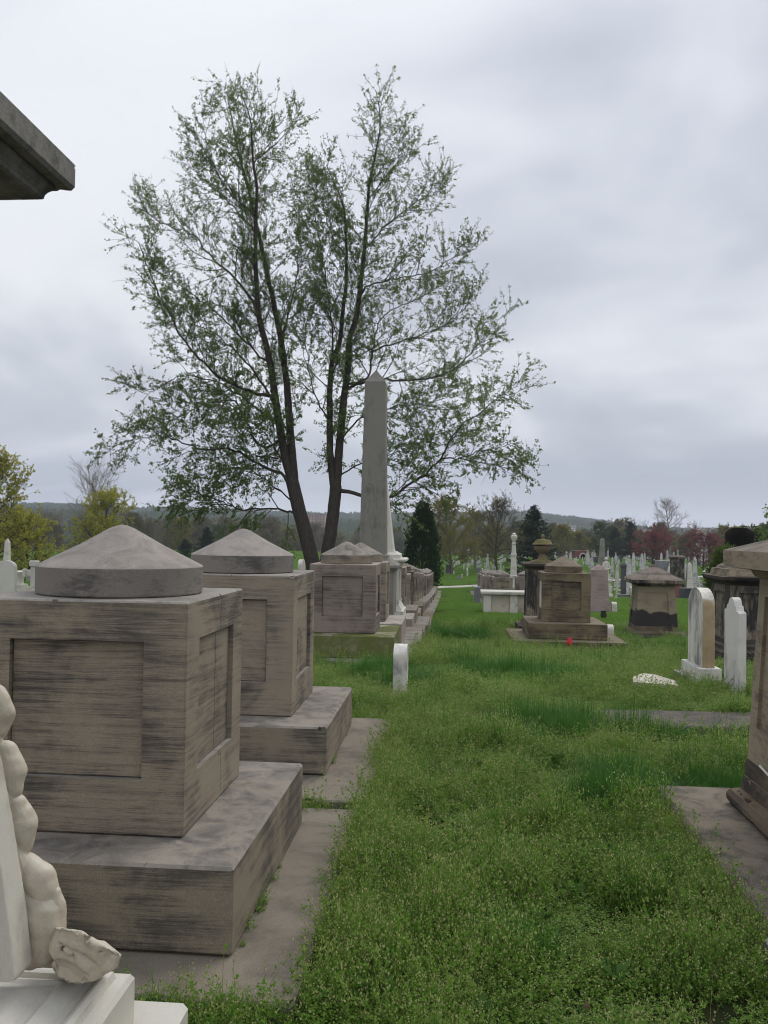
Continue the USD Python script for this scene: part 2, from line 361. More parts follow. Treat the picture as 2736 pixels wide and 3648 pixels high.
leaf('weed_stem', [(.11, .17, .04), (.16, .19, .07), (.20, .18, .09)], noise=.8)
leaf('grass_blade', [(.038, .112, .018), (.062, .165, .025), (.105, .22, .038)], noise=.8)
leaf('lawn_blade', [(.068, .145, .024), (.108, .200, .032), (.150, .242, .044), (.20, .255, .07)], noise=.25)
leaf('dead_leaf', [(.10, .065, .035), (.15, .10, .05), (.2, .15, .08)])


def bark(name, a, b):
    lib(name, {'tc': ('texture_coordinate', {}), 'mp': ('mapping', {'scale': (9, 9, 1.6)}), 'n': ('noise_texture', {'scale': 2.5, 'detail': 6.0, 'roughness': .7}), 'r': ('rgb_ramp', {'ramp': [(.3, a), (.7, b)]}), 'bp': ('bump', {'strength': .8, 'distance': .03}), 'p': ('principled_bsdf', {'roughness': .9, 'specular_ior_level': .15})},
        [('tc.object', 'mp.vector'), ('mp.vector', 'n.vector'), ('n.fac', 'r.fac'), ('n.fac', 'bp.height'), ('r.color', 'p.base_color'), ('bp.normal', 'p.normal')], 'p.BSDF')


bark('bark_dark', (.034, .030, .026), (.085, .074, .062))
bark('bark_grey', (.09, .08, .07), (.17, .15, .13))
bark('bark_pale', (.13, .115, .10), (.24, .21, .18))
lib('soil', {'ge': ('geometry', {}), 'n1': ('noise_texture', {'scale': .55, 'detail': 6.0, 'roughness': .62}), 'n2': ('noise_texture', {'scale': 14.0, 'detail': 5.0, 'roughness': .7}), 'n3': ('noise_texture', {'scale': .06, 'detail': 3.0}),
             'r': ('rgb_ramp', {'ramp': [(.28, (.032, .060, .014)), (.45, (.055, .095, .020)), (.6, (.085, .125, .028)), (.75, (.115, .14, .042))]}), 'r2': ('rgb_ramp', {'ramp': [(.3, (.55, .55, .55)), (.7, (1.3, 1.3, 1.3))]}), 'mx': ('mix_color', {'blend_type': 'multiply', 'fac': 1.0, 'use_clamp': False}),
             'sp': ('separate_xyz', {}), 'far': ('map_range', {'range_type': 'smoothstep', 'from_min': 24.0, 'from_max': 60.0}), 'dirt': ('mix_color', {'a': (.022, .028, .010)}), 'bp': ('bump', {'strength': .6, 'distance': .05}), 'p': ('principled_bsdf', {'roughness': .95, 'specular_ior_level': .1})},
    [('ge.position', 'n1.vector'), ('ge.position', 'n2.vector'), ('n1.fac', 'r.fac'), ('n2.fac', 'r2.fac'), ('r.color', 'mx.a'), ('r2.color', 'mx.b'), ('ge.position', 'sp.vector'), ('sp.y', 'far.value'), ('far.result', 'dirt.fac'), ('mx.result', 'dirt.b'), ('dirt.result', 'p.base_color'), ('n2.fac', 'bp.height'), ('bp.normal', 'p.normal')], 'p.BSDF')
lib('gravel', {'ge': ('geometry', {}), 'n': ('noise_texture', {'scale': 9.0, 'detail': 6.0, 'roughness': .7}), 'r': ('rgb_ramp', {'ramp': [(.3, (.30, .285, .26)), (.7, (.43, .41, .38))]}), 'p': ('principled_bsdf', {'roughness': .95})}, [('ge.position', 'n.vector'), ('n.fac', 'r.fac'), ('r.color', 'p.base_color')], 'p.BSDF')
lib('hill_floor', {'ge': ('geometry', {}), 'n': ('noise_texture', {'scale': .012, 'detail': 6.0, 'roughness': .65}), 'r': ('rgb_ramp', {'ramp': [(.3, (.055, .055, .035)), (.7, (.10, .10, .055))]}), 'p': ('principled_bsdf', {'roughness': .95})}, [('ge.position', 'n.vector'), ('n.fac', 'r.fac'), ('r.color', 'p.base_color')], 'p.BSDF')
lib('red_brick', {'tc': ('texture_coordinate', {}), 'mp': ('mapping', {'rotation': (math.pi / 2, 0, 0)}), 'b': ('brick_texture', {'scale': 4.0, 'color1': (.22, .055, .04), 'color2': (.16, .04, .03), 'mortar': (.25, .2, .18), 'mortar_size': .012}), 'p': ('principled_bsdf', {'roughness': .9})}, [('tc.object', 'mp.vector'), ('mp.vector', 'b.vector'), ('b.color', 'p.base_color')], 'p.BSDF')
for nm, c in dict(roof_grey=(.12, .115, .11), dark_void=(.012, .012, .012), house_white=(.55, .54, .52), house_pink=(.36, .22, .18), pane_dark=(.04, .045, .055), mortar_white=(.62, .60, .55), pipe_white=(.70, .70, .68)).items():
    lib(nm, {'n': ('noise_texture', {'scale': 3.0, 'detail': 4.0}), 'r': ('rgb_ramp', {'ramp': [(.3, tuple(.8 * np.array(c))), (.7, c)]}), 'p': ('principled_bsdf', {'roughness': .8})}, [('n.fac', 'r.fac'), ('r.color', 'p.base_color')], 'p.BSDF')
# ------------------------------------------------------------------ the ground, the path, the hills
def grid(xs, ys, hf):
    X, Y = np.meshgrid(xs, ys, indexing='ij')
    v = np.stack([X, Y, hf(X, Y)], -1).reshape(-1, 3)
    i, j = np.meshgrid(np.arange(len(xs) - 1), np.arange(len(ys) - 1), indexing='ij')
    a, b, c, d = i * len(ys) + j, (i + 1) * len(ys) + j, (i + 1) * len(ys) + j + 1, i * len(ys) + j + 1
    return tm(v, np.stack([np.stack([a, b, c], -1), np.stack([a, c, d], -1)], 2).reshape(-1, 3))


gx = np.concatenate([-np.geomspace(6000, 9, 60), np.arange(-8.5, 10.1, .35), np.geomspace(11, 6000, 60)])
gy = np.concatenate([-np.geomspace(6000, 3, 25), np.arange(-2, 36, .35), np.geomspace(36.5, 260, 90), np.geomspace(265, 9000, 40)])
struct('ground', grid(gx, gy, H), 'soil', smooth=True)

rx = np.linspace(-42, 62, 120)
ry = 69.5 + 1.03 * rx
wn = np.array([-1.03, 1]) / math.hypot(1.03, 1)
rows = []
for k in (-1.0, 0, 1.0):
    x, y = rx + wn[0] * k * 1.1, ry + wn[1] * k * 1.1
    rows.append(np.stack([x, y, H(x, y) + .05], -1))
pv = np.stack(rows, 1).reshape(-1, 3)
pf = np.array([[(3 * i + k, 3 * i + k + 3, 3 * i + k + 4), (3 * i + k, 3 * i + k + 4, 3 * i + k + 1)] for i in range(len(rx) - 1) for k in range(2)]).reshape(-1, 3)
struct('path', tm(pv, pf[:, [0, 1, 2]]), 'gravel')

SKY = np.array([(-900, 1806), (0, 1800), (250, 1800), (480, 1815), (650, 1814), (1150, 1833), (1700, 1832), (1850, 1826), (1943, 1836), (2070, 1850), (2142, 1858), (2200, 1869), (2313, 1884), (2407, 1884), (2500, 1888), (2736, 1880), (3400, 1880)], float)
sk = np.array([ray(u, v) for u, v in SKY])
SKAZ, SKEL = np.arctan2(sk[:, 0], sk[:, 1]), sk[:, 2] / np.hypot(sk[:, 0], sk[:, 1])
RIDGE = 1700.0


def hill(az, r):
    top = EYE + np.interp(az, SKAZ, SKEL) * RIDGE - 13
    t = np.clip((r - 560) / (RIDGE - 560), 0, 1); t = t * t * (3 - 2 * t)
    n = meshkit.fbm(np.stack([np.sin(az) * r / 160, np.cos(az) * r / 160, 0 * r], -1), 3, 3) - .5
    near = np.exp(-((r - 900) / 170) ** 2) * (9 - 12 * np.clip(az * 2.2, -.6, 1))        # a lower fold of woods in front of the ridge
    return -21 + (top + 21) * t + near + n * 7 * np.sin(np.pi * np.clip((r - 480) / (RIDGE - 480), 0, 1)) - np.clip((r - RIDGE) / 700, 0, 2) * 12


az, rr = np.linspace(-1.15, 1.15, 150), np.concatenate([np.linspace(470, 1900, 60), np.linspace(2000, 3000, 6)])
A, Rr = np.meshgrid(az, rr, indexing='ij')
hv = np.stack([np.sin(A) * Rr, np.cos(A) * Rr, hill(A, Rr)], -1).reshape(-1, 3)
i, j = np.meshgrid(np.arange(len(az) - 1), np.arange(len(rr) - 1), indexing='ij')
q = i * len(rr) + j
hf = np.stack([np.stack([q, q + len(rr) + 1, q + len(rr)], -1), np.stack([q, q + 1, q + len(rr) + 1], -1)], 2).reshape(-1, 3)
struct('hills', tm(hv, hf[:, ::-1] if False else hf), 'hill_floor', smooth=True)

# ------------------------------------------------------------------ cenotaphs
CUBE, CAPR = .96, .385


def block_mesh(chips=0, rg=None, joint=False):
    h = CUBE / 2
    b = cbox(-h, h, -h, h, .41, 1.395, .007)
    for k in range(4):
        pk = cbox(-.295, .295, -h - .1, -h + .034, .645, 1.225, .002)
        b = b - pk.rotate([0, 0, 90 * k])
    if joint:
        b = b - cbox(h - .012, h + .1, .048, .054, .62, 1.42, .0005) - cbox(h - .05, h + .1, .048, .054, .62, 1.24, .0005) - cbox(h - .012, h + .1, .048, .102, .615, .621, .0005) - cbox(h - .012, h + .1, .097, .102, .40, .62, .0005)
    for _ in range(chips):
        e = rg.integers(0, 8)
        if e < 4:
            c = np.array([h * (1 if e & 1 else -1), h * (1 if e & 2 else -1), rg.uniform(.42, 1.39)])
        else:
            c = np.array([rg.uniform(-h, h), -h, 1.395]) if e < 6 else np.array([h, rg.uniform(-h, h), 1.395])
        s = rg.uniform(.005, .014)
        b = b - m3.Manifold.hull_points(c + rg.normal(size=(14, 3)) * s * np.array([1, 1, 1.3]))
    return b


def cap_mesh(n=72, hc=.13, hk=.195):
    R = CAPR
    return mv(lathe([(0, 0), (R - .005, 0), (R, .006), (R + .002, hc - .004), (R - .004, hc + .003), (R * .5, hc + hk * .51), (.055, hc + hk * .92), (.02, hc + hk * .985), (0, hc + hk)], n), (0, 0, 1.3975))


def cenotaph(label, loc, rotz=0, mats=('sandstone', 'sandstone_cap', 'sandstone_slab', 'sandstone_plinth'), chips=14, seed=1, joint=False, group='sandstone cenotaphs with pointed round caps', step=1.54, plinth=2.13, n=72, tablet=None, ptop=.09, pfront=0.):
    rg = np.random.default_rng(seed)
    t = thing('cenotaph', label, 'cenotaph', loc, rotz, group=group)
    p = plinth / 2
    pl = cbox(-p, p + pfront * .1, -p - pfront, p, -.30, ptop, .010)
    for _ in range(chips * 2):
        c = np.array([rg.uniform(-p, p), -p - pfront, ptop - .002]) if rg.random() < .4 else np.array([p, rg.uniform(-p, p), ptop - .002])
        pl = pl - m3.Manifold.hull_points(c + rg.normal(size=(12, 3)) * np.array([1.6, 1.6, .7]) * rg.uniform(.005, .02))
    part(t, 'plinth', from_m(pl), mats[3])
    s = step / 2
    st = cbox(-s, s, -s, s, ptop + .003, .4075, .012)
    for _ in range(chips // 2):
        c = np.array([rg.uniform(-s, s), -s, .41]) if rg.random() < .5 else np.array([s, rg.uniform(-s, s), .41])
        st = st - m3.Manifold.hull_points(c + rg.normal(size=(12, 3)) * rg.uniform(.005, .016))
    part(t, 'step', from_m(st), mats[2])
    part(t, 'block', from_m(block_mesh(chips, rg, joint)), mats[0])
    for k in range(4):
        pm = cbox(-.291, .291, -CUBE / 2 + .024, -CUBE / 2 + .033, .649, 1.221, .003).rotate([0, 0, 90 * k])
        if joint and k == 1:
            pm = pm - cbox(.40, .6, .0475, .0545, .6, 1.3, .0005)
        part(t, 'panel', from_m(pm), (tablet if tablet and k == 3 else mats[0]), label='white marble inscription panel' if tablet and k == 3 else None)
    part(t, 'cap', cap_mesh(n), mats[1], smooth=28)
    return t


CEN = [(-1.573, 4.074, 0.), (-1.564, 6.508, -.003), (-1.523, 12.90, -.152), (-1.53, 15.02, -.19)]
cen1 = cenotaph('nearest sandstone cenotaph, streaked black, with a jointed side panel', CEN[0], -.0065, chips=9, seed=3, joint=True, ptop=.068)
cen2 = cenotaph('second sandstone cenotaph, grey and streaked, with a chipped top corner', CEN[1], 0, ('sandstone', 'sandstone_cap', 'sandstone_slab', 'sandstone_plinth'), chips=16, seed=8, pfront=.225)
cen3 = cenotaph('pinkish cenotaph on a mossy green step behind the white post', CEN[2], .004, ('sandstone_pink', 'sandstone_slab', 'sandstone_mossy', 'sandstone_slab'), chips=10, seed=11)
cen4 = cenotaph('cenotaph tucked close behind the pinkish one, beside the obelisk', CEN[3], .003, ('sandstone', 'sandstone_slab', 'sandstone_clean', 'sandstone_slab'), chips=6, seed=12)
cen1.SetCustomDataByKey('group', 'sandstone cenotaphs with pointed round caps')
cenR = cenotaph('olive brown cenotaph with a white side panel in front of the urn pedestal', (2.373, 18.18, -.438), .003, ('sandstone_umber', 'sandstone_umber', 'sandstone_umber', 'sandstone_umber'), chips=8, seed=14, tablet='marble', plinth=2.2)
ORD = ['first', 'second', 'third', 'fourth', 'fifth', 'sixth', 'seventh', 'eighth', 'ninth', 'tenth', 'eleventh', 'twelfth', 'thirteenth', 'fourteenth', 'fifteenth', 'sixteenth', 'seventeenth']
rg = np.random.default_rng(21)
RECTS = [(c[0], c[1] - (.11 if k == 1 else 0), 1.075, 1.065 + (.11 if k == 1 else 0)) for k, c in enumerate(CEN)] + [(2.373, 18.18, 1.1, 1.1)]
far_src = cenotaph('first cenotaph behind the white monument in the left row', (-1.53, 21.4, -.52 + .0), .0, ('sandstone', 'sandstone_slab', 'sandstone_slab', 'sandstone_slab'), chips=4, seed=30, n=40, group='left row of cenotaphs beyond the white monument')
RECTS.append((-1.53, 21.4, 1.07, 1.07))
far_pink = None
for k in range(1, 17):
    y = 21.4 + 2.44 * k
    z = float(_prof(y)) - .02 + rg.uniform(-.03, .03) + (.11 if k == 2 else 0)
    lab = f'{ORD[k]} cenotaph behind the white monument in the left row'
    x = -1.53 + rg.uniform(-.03, .03)
    if k == 2:
        cenotaph('taller dark greenish cenotaph, third behind the white monument', (x, y, z), 0, ('sandstone_umber',) * 4, chips=3, seed=31, n=40, group='left row of cenotaphs beyond the white monument')
    elif k == 6:
        far_pink = cenotaph(lab, (x, y, z), 0, ('sandstone_pink', 'sandstone_slab', 'sandstone_slab', 'sandstone_slab'), chips=3, seed=33, n=40, group='left row of cenotaphs beyond the white monument')
    else:
        dup(far_pink if (k > 6 and k % 2 == 0) else far_src, lab, (x, y, z), rg.uniform(-.01, .01), 1.0)
    RECTS.append((x, y, 1.07, 1.07))
for k in range(9):
    y = 43.2 + 2.5 * k
    x = 2.62 + rg.uniform(-.05, .05)
    z = float(_prof(y)) - .02 + rg.uniform(-.04, .04)
    dup(far_pink if k % 3 else far_src, f'{ORD[k]} distant cenotaph of the right row behind the table tomb', (x, y, z), rg.uniform(-.02, .02), 1.0, group='distant right row of cenotaphs behind the table tomb')
    RECTS.append((x, y, 1.07, 1.07))
dup(far_pink, 'distant cenotaph standing alone between white urn obelisk and urn pedestal', (4.3, 50.0, float(_prof(50)) - .02), 0.0, 1.0, group='distant cenotaph right of the white urn obelisk')

# ------------------------------------------------------------------ monuments in the left row
t = thing('obelisk', 'tall plain grey stone obelisk rising before the twin trees', 'obelisk', (-1.50, 17.25, -.35))
part(t, 'plinth', from_m(cbox(-.98, .98, -.8, .8, -.3, .12, .01)), 'sandstone_plinth')
part(t, 'base', sq([(.56, .12), (.56, .40), (.50, .46), (.46, .47)]), 'obelisk_stone')
part(t, 'pedestal', sq([(.44, .47), (.44, 1.28), (.47, 1.33), (.52, 1.38), (.52, 1.43), (.40, 1.50), (.335, 1.56)]), 'obelisk_stone')
z0, z1, z2 = 1.56, 5.06, 5.32
part(t, 'shaft', [sq([(.30, z0), (.30, z0 + .05), (.262, z0 + .08), (.205, z1)])], 'obelisk_stone')
part(t, 'tip', sq([(.205, z1 + .002), (.008, z2)]), 'obelisk_stone')
RECTS.append((-1.5, 17.25, .98, .8))

t = thing('obelisk_monument', 'white marble pedestal monument with short obelisk behind the grey obelisk', 'monument', (-1.56, 19.25, -.48))
part(t, 'plinth', from_m(cbox(-1.05, 1.05, -.75, .75, -.3, .10, .01)), 'sandstone_plinth')
part(t, 'step', from_m(cbox(-.80, .80, -.66, .66, .103, .36, .01)), 'sandstone_clean')
part(t, 'base', sq([(.60, .362), (.60, .50), (.56, .53), (.52, .60), (.49, .66)]), 'marble')
part(t, 'pedestal', sq([(.44, .66), (.44, 1.42)]), 'marble_cream')
for sx in (-1, 1):
    for sy in (-1, 1):
        part(t, 'column', mv(lathe([(0, 0), (.06, 0), (.06, .05), (.042, .08), (.038, .70), (.055, .74), (.055, .76), (0, .76)], 16), (sx * .45, sy * .45, .66)), 'marble', smooth=40)
part(t, 'cornice', sq([(.46, 1.422), (.52, 1.46), (.56, 1.54), (.64, 1.58), (.64, 1.62), (.60, 1.64)]), 'marble')
part(t, 'cap', sq([(.50, 1.642), (.50, 1.72), (.42, 1.76), (.40, 1.78)]), 'marble')
part(t, 'shaft', sq([(.36, 1.782), (.34, 1.84), (.14, 3.55), (.0, 3.78)]), 'marble')
RECTS.append((-1.56, 19.25, 1.05, .75))


def tablet(name, label, loc, w, h, th, kind='arch', mat='marble', rotz=0, base=None, tilt=None, group=None, face=None):
    """A headstone with its thickness along x and its faces towards -x and +x, as they all stand here."""
    hw = w / 2
    if kind == 'arch':
        a = np.linspace(0, np.pi, 17); r = .32 * w
        pts = [(-hw, 0), (hw, 0)] + [(hw * math.cos(q), h - r + r * math.sin(q)) for q in a]
    elif kind == 'shoulder':
        a = np.linspace(0, np.pi, 13); r = hw * .46
        pts = [(-hw, 0), (hw, 0), (hw, h * .86), (hw - .02, h * .875), (hw * .72, h * .875), (hw * .66, h * .90), (hw * .6, h * .925), (r, h * .925)] + [(r * math.cos(q), h - r + r * math.sin(q)) for q in a] + [(-r, h * .925), (-hw * .6, h * .925), (-hw * .66, h * .90), (-hw * .72, h * .875), (-hw + .02, h * .875), (-hw, h * .86)]
    else:
        pts = [(-hw, 0), (hw, 0), (hw, h - .01), (hw - .01, h), (-hw + .01, h), (-hw, h - .01)]
    t = thing(name, label, 'headstone', loc, rotz, group=group, tilt=tilt)
    z = 0
    if base:
        for bw, bt, bh in base:
            part(t, 'base', from_m(cbox(-bt / 2, bt / 2, -bw / 2, bw / 2, z - (.15 if z == 0 else 0), z + bh, .008)), ('marble_soot' if z == 0 else 'marble_stained') if mat != 'granite' else 'granite')
            z += bh + .002
    else:
        pts = [(x, q - (.2 if q == 0 else 0)) for x, q in pts]
    g = rot(slab(pts, th), math.pi / 2)
    part(t, 'tablet', mv(g, (0, 0, z)), mat, smooth=20)
    return t


def hz(x, y, d=0):
    return (x, y, float(H(x, y)) + d)


tablet('headstone', 'small white rounded marble headstone edge on beside the mossy cenotaph step', hz(-.477, 8.95), .38, .60, .135, 'arch', 'marble_stained')
tablet('headstone', 'small white rounded headstone behind the second and third cenotaphs', hz(-4.1, 24.0), .50, 1.74, .12, 'arch', 'marble')
tablet('headstone', 'tall white arched headstone with rusty edge on a stepped sooty base', hz(3.165, 11.15, .0), .66, .95, .14, 'arch', 'marble_rust', base=[(.98, .42, .10), (.80, .27, .15)])
tablet('headstone', 'slim white headstone with shoulders and raised round top by the dark pedestal', hz(3.29, 10.25, -.09), .50, 1.19, .085, 'shoulder', 'marble_stained')
tablet('headstone', 'small white rounded stone at the right corner of the olive cenotaph', hz(*at_y(2166, 2265, 18.9)[:2]), .34, .50, .19, 'arch', 'marble')
tablet('headstone', 'small white stone on the lawn right of the pinkish obelisk monument', hz(*gr(2186, 2184)[:2]), .36, .42, .19, 'arch', 'marble')
tablet('headstone', 'grey granite upright block beside the aisle left of the table tomb', hz(*gr(1699, 2152)[:2]), .46, .78, .31, 'flat', 'granite', base=[(.70, .52, .07)])
t = thing('footstone', 'low grey marble footstone at the lower right edge', 'footstone', hz(1.42, 3.42))
part(t, 'block', from_m(cbox(-.17, .17, -.12, .12, -.15, .15, .012)), 'granite')

# ------------------------------------------------------------------ marble monument, left foreground
MX, MY = -1.95, 1.55
t = thing('marble_monument', 'white marble monument with carved corner scroll and stone cornice at left edge', 'monument', (MX, MY, 0))
part(t, 'lower_step', from_m(cbox(-1.157, 1.157, -1.157, 1.157, -.2, .222, .016)), 'marble')
part(t, 'moulded_base', sq([(1.026, .225), (1.026, .352), (1.016, .368), (.985, .371), (.978, .392), (.962, .396), (.950, .392), (.944, .378), (.915, .386), (.89, .404), (.872, .412), (.858, .406), (.835, .410), (.80, .426), (.765, .434), (.74, .436), (.70, .44)]), 'marble')
part(t, 'body', sq([(.66, .442), (.66, .60), (.62, .66), (.50, 2.40), (.48, 2.50), (.47, 2.622)]), 'marble')
part(t, 'bed_moulding', sq([(.785, 2.624), (.795, 2.629), (.797, 2.640), (.803, 2.650), (.815, 2.662), (.818, 2.672)]), 'marble_soot')
cor = cbox(-.86, .86, -.86, .86, 2.674, 2.758, .010)
rg = np.random.default_rng(5)
for k in range(26):
    if k < 10: c = np.array([.86, rg.uniform(-.1, .84), 2.758])
    elif k < 16: c = np.array([.86 + rg.normal() * .004, .86 + rg.normal() * .004, rg.uniform(2.674, 2.758)])
    else: c = np.array([rg.uniform(.3, .86), .86, 2.676])
    cor = cor - m3.Manifold.hull_points(c + rg.normal(size=(12, 3)) * rg.uniform(.005, .014))
part(t, 'cornice', from_m(cor + cbox(-.80, .80, -.80, .80, 2.75, 2.80, .03)), 'marble_soot')


def loc_m(u, v, y):
    p = at_y(u, v, y); return p - np.array([MX, MY, 0])


def sphere(c, r, n=24):
    return m3.Manifold.sphere(r, n).translate([float(x) for x in c])


def chain(pts, n=20):
    s = [sphere(c, r, n) for c, r in pts]
    return m3.Manifold.batch_boolean([m3.Manifold.batch_hull([s[k], s[k + 1]]) for k in range(len(s) - 1)], m3.OpType.Add)


def carve(man, edge=.010, it=9, amp=.004, freq=22, seed=2):
    me = from_m(man.refine_to_length(edge)); me.merge_vertices()
    trimesh.smoothing.filter_taubin(me, iterations=it)
    n = meshkit.fbm(me.vertices * freq, 3, seed) - .5
    me.vertices = me.vertices + me.vertex_normals * (n * 2 * amp)[:, None]
    return me


# the strap of the scroll: a smooth flaring band seen face on
st = [(-70, 2420), (-34, 2560), (-2, 2720), (32, 2900), (62, 3080), (88, 3260), (104, 3400), (110, 3462)]
man = []
for k in range(len(st) - 1):
    hull = []
    for (u, v) in st[k:k + 2]:
        c = loc_m(u - 62, v, 2.30)
        for dy in (-.05, .05):
            for dx in (-.030, .030):
                hull += [c + np.array([dx, dy * .98, 0]), c + np.array([dx * .8, dy, 0])]
    man.append(m3.Manifold.hull_points(np.array(hull)))
part(t, 'scroll_band', carve(m3.Manifold.batch_boolean(man, m3.OpType.Add), .014, 8, .0012, 9), 'marble', smooth=True)
px_ = .00079
LOBES = [[(-24, 2480, 44), (-2, 2540, 46), (-8, 2600, 34)], [(14, 2675, 38), (36, 2750, 49), (34, 2815, 38)], [(52, 2870, 40), (76, 2940, 51), (74, 3010, 36)],
         [(92, 3080, 44), (132, 3135, 66), (150, 3165, 58)], [(118, 3190, 60), (150, 3250, 78), (160, 3310, 72), (150, 3380, 60)], [(190, 3180, 26), (196, 3240, 34), (200, 3290, 34)]]
lob = [chain([(loc_m(u + 3, v, 2.415), r * (1.10 if i_ < 3 else 1.0) * px_) for u, v, r in L]) for i_, L in enumerate(LOBES)]
core = chain([(loc_m(u - 8, v, 2.40), r * .80 * px_) for u, v, r in [(-60, 2500, 46), (-20, 2640, 46), (15, 2800, 48), (45, 2980, 50), (85, 3130, 56), (120, 3260, 62), (120, 3400, 58)]])
dents = [sphere(loc_m(u, v, 2.345), r * px_) for u, v, r in [(165, 3340, 22), (128, 3275, 16), (190, 3245, 14), (150, 3180, 14), (98, 3060, 12), (60, 2865, 12), (30, 2760, 12)]]
sc = m3.Manifold.batch_boolean([core] + lob, m3.OpType.Add) - m3.Manifold.batch_boolean(dents, m3.OpType.Add)
part(t, 'carved_scroll', carve(sc, .008, 6, .0075, 19), 'marble_cream', smooth=True)
OUT = [(196, 3300), (240, 3312), (268, 3316), (296, 3328), (318, 3350), (338, 3366), (366, 3372), (398, 3382), (430, 3403), (416, 3434), (372, 3462), (345, 3470), (318, 3494), (292, 3506), (262, 3494), (236, 3500), (206, 3486), (194, 3440), (180, 3380)]
lfm = m3.Manifold.batch_boolean([m3.Manifold.hull_points(np.array([loc_m(OUT[k][0], OUT[k][1], y) for k in ks for y in (2.345, 2.50)])) for ks in
    ([0, 1, 2, 3, 13, 14, 15, 16, 17, 18], [3, 4, 5, 10, 11, 12, 13], [5, 6, 7, 8, 9, 10])], m3.OpType.Add)
cut = m3.Manifold.batch_boolean([chain([(loc_m(u, v, y), r * px_) for u, v, y, r in row]) for row in (
    [(215, 3362, 2.345, 11), (280, 3384, 2.345, 12), (345, 3424, 2.345, 8)], [(215, 3428, 2.345, 11), (270, 3444, 2.345, 11), (318, 3470, 2.345, 7)])] + [sphere(loc_m(u, v, y), r * px_) for u, v, r, y in [(262, 3402, 15, 2.345), (302, 3496, 12, 2.345), (356, 3392, 12, 2.345)]], m3.OpType.Add)
lm = carve(lfm - cut, .007, 3, .006, 30, 6)
lm.vertices = lm.vertices + lm.vertex_normals * ((meshkit.fbm(lm.vertices * 11, 4, 19) - .5) * .045)[:, None]
part(t, 'carved_leaf', lm, 'marble_cream', smooth=50)
RECTS.append((MX, MY, 1.157, 1.157))


# ------------------------------------------------------------------ brownstone monuments, right
def recessed(prof, ax=1.0, ay=1.0, panels=((.7, .12, .16),), depth=.022, faces=(0, 1, 2, 3)):
    """A tapered die with a sunk panel in each face: prof [(half width, z) bottom, (half width, z) top]."""
    (w0, z0), (w1, z1) = prof
    b = to_m(sq([(w0, z0), (w1, z1)], ax, ay))
    for k in faces:
        hx, hy = (ax, ay) if k % 2 == 0 else (ay, ax)
        for frac, mb, mt in panels:
            za, zb = z0 + mb, z1 - mt
            wa, wb = [w0 + (w1 - w0) * (z - z0) / (z1 - z0) for z in (za, zb)]
            q = []
            for w, z in ((wa, za), (wb, zb)):
                for s in (-1, 1):
                    for d in (depth, -.1):
                        q.append((s * w * hx * frac, -w * hy + d, z))
            b = b - m3.Manifold.hull_points(np.array(q)).rotate([0, 0, 90 * k])
    return b


t = thing('tapered_monument', 'large tapered brownstone monument with pyramid cap at the right edge', 'monument', (2.28, 4.65, 0))
part(t, 'ledger_slab', from_m(cbox(-.96, .96, -.92, .94, -.2, .15, .014)), 'brownstone')
rg = np.random.default_rng(9)
bs = to_m(sq([(.615, .153), (.63, .175), (.632, .205), (.615, .235), (.57, .255), (.565, .29), (.555, .33), (.55, .335), (.553, .385), (.545, .43)]))
for _ in range(40):
    z = rg.choice([.245, .335, .43, .16]); w = {.245: .60, .335: .56, .43: .55, .16: .62}[z]
    c = np.array([-w, rg.uniform(-.5, w), z]) if rg.random() < .7 else np.array([rg.uniform(-w, w), w, z])
    bs = bs - m3.Manifold.hull_points(c + rg.normal(size=(12, 3)) * np.array([.5, 1.6, .7]) * rg.uniform(.006, .022))
part(t, 'moulded_base', from_m(bs), 'brownstone_base')
part(t, 'die', from_m(recessed([(.54, .432), (.492, 1.475)], panels=((.80, .20, .10),), depth=.02)), 'brownstone')
part(t, 'mortar_joint', mv(rot(from_m(cbox(-.004, .004, -.10, .10, -.006, .006, .001)), .12, (1, 0, 0)), (-.556, .20, .44)), 'mortar_white')
part(t, 'cap', sq([(.50, 1.477), (.52, 1.495), (.53, 1.52), (.63, 1.535), (.648, 1.537), (.652, 1.632), (.64, 1.637), (.16, 1.80), (0, 1.83)]), 'brownstone')
RECTS.append((2.28, 4.66, .96, .93))

t = thing('stone_ledger', 'dark flat grave slab sunk in the grass before the tapered monument', 'grave slab', hz(2.32, 8.13), .05)
part(t, 'slab', from_m(cbox(-.86, .9, -.34, .34, -.15, .055, .012)), 'slate_slab')
part(t, 'broken_corner', mv(from_m(m3.Manifold.hull_points(np.random.default_rng(3).uniform(-1, 1, (16, 3)) * [.11, .05, .03])), (-.62, -.46, .045)), 'slate_slab')
RECTS.append((2.32, 8.13, .84, .32))
c = gr(2322, 2458)
t = thing('fallen_stone', 'broken white marble headstone lying in the grass', 'fallen headstone', (c[0], c[1], c[2] + .10), .08, None, tilt=(9, 4, 0))
part(t, 'slab', from_m(m3.Manifold.hull_points(np.array([(x, y, z) for x, y in [(-.27, -.17), (-.22, .02), (-.05, .20), (.10, .18), (.27, .02), (.25, -.18)] for z in (-.06, .03)], float)).trim_by_plane([0, 0, 1], -.06)), 'marble_cream')

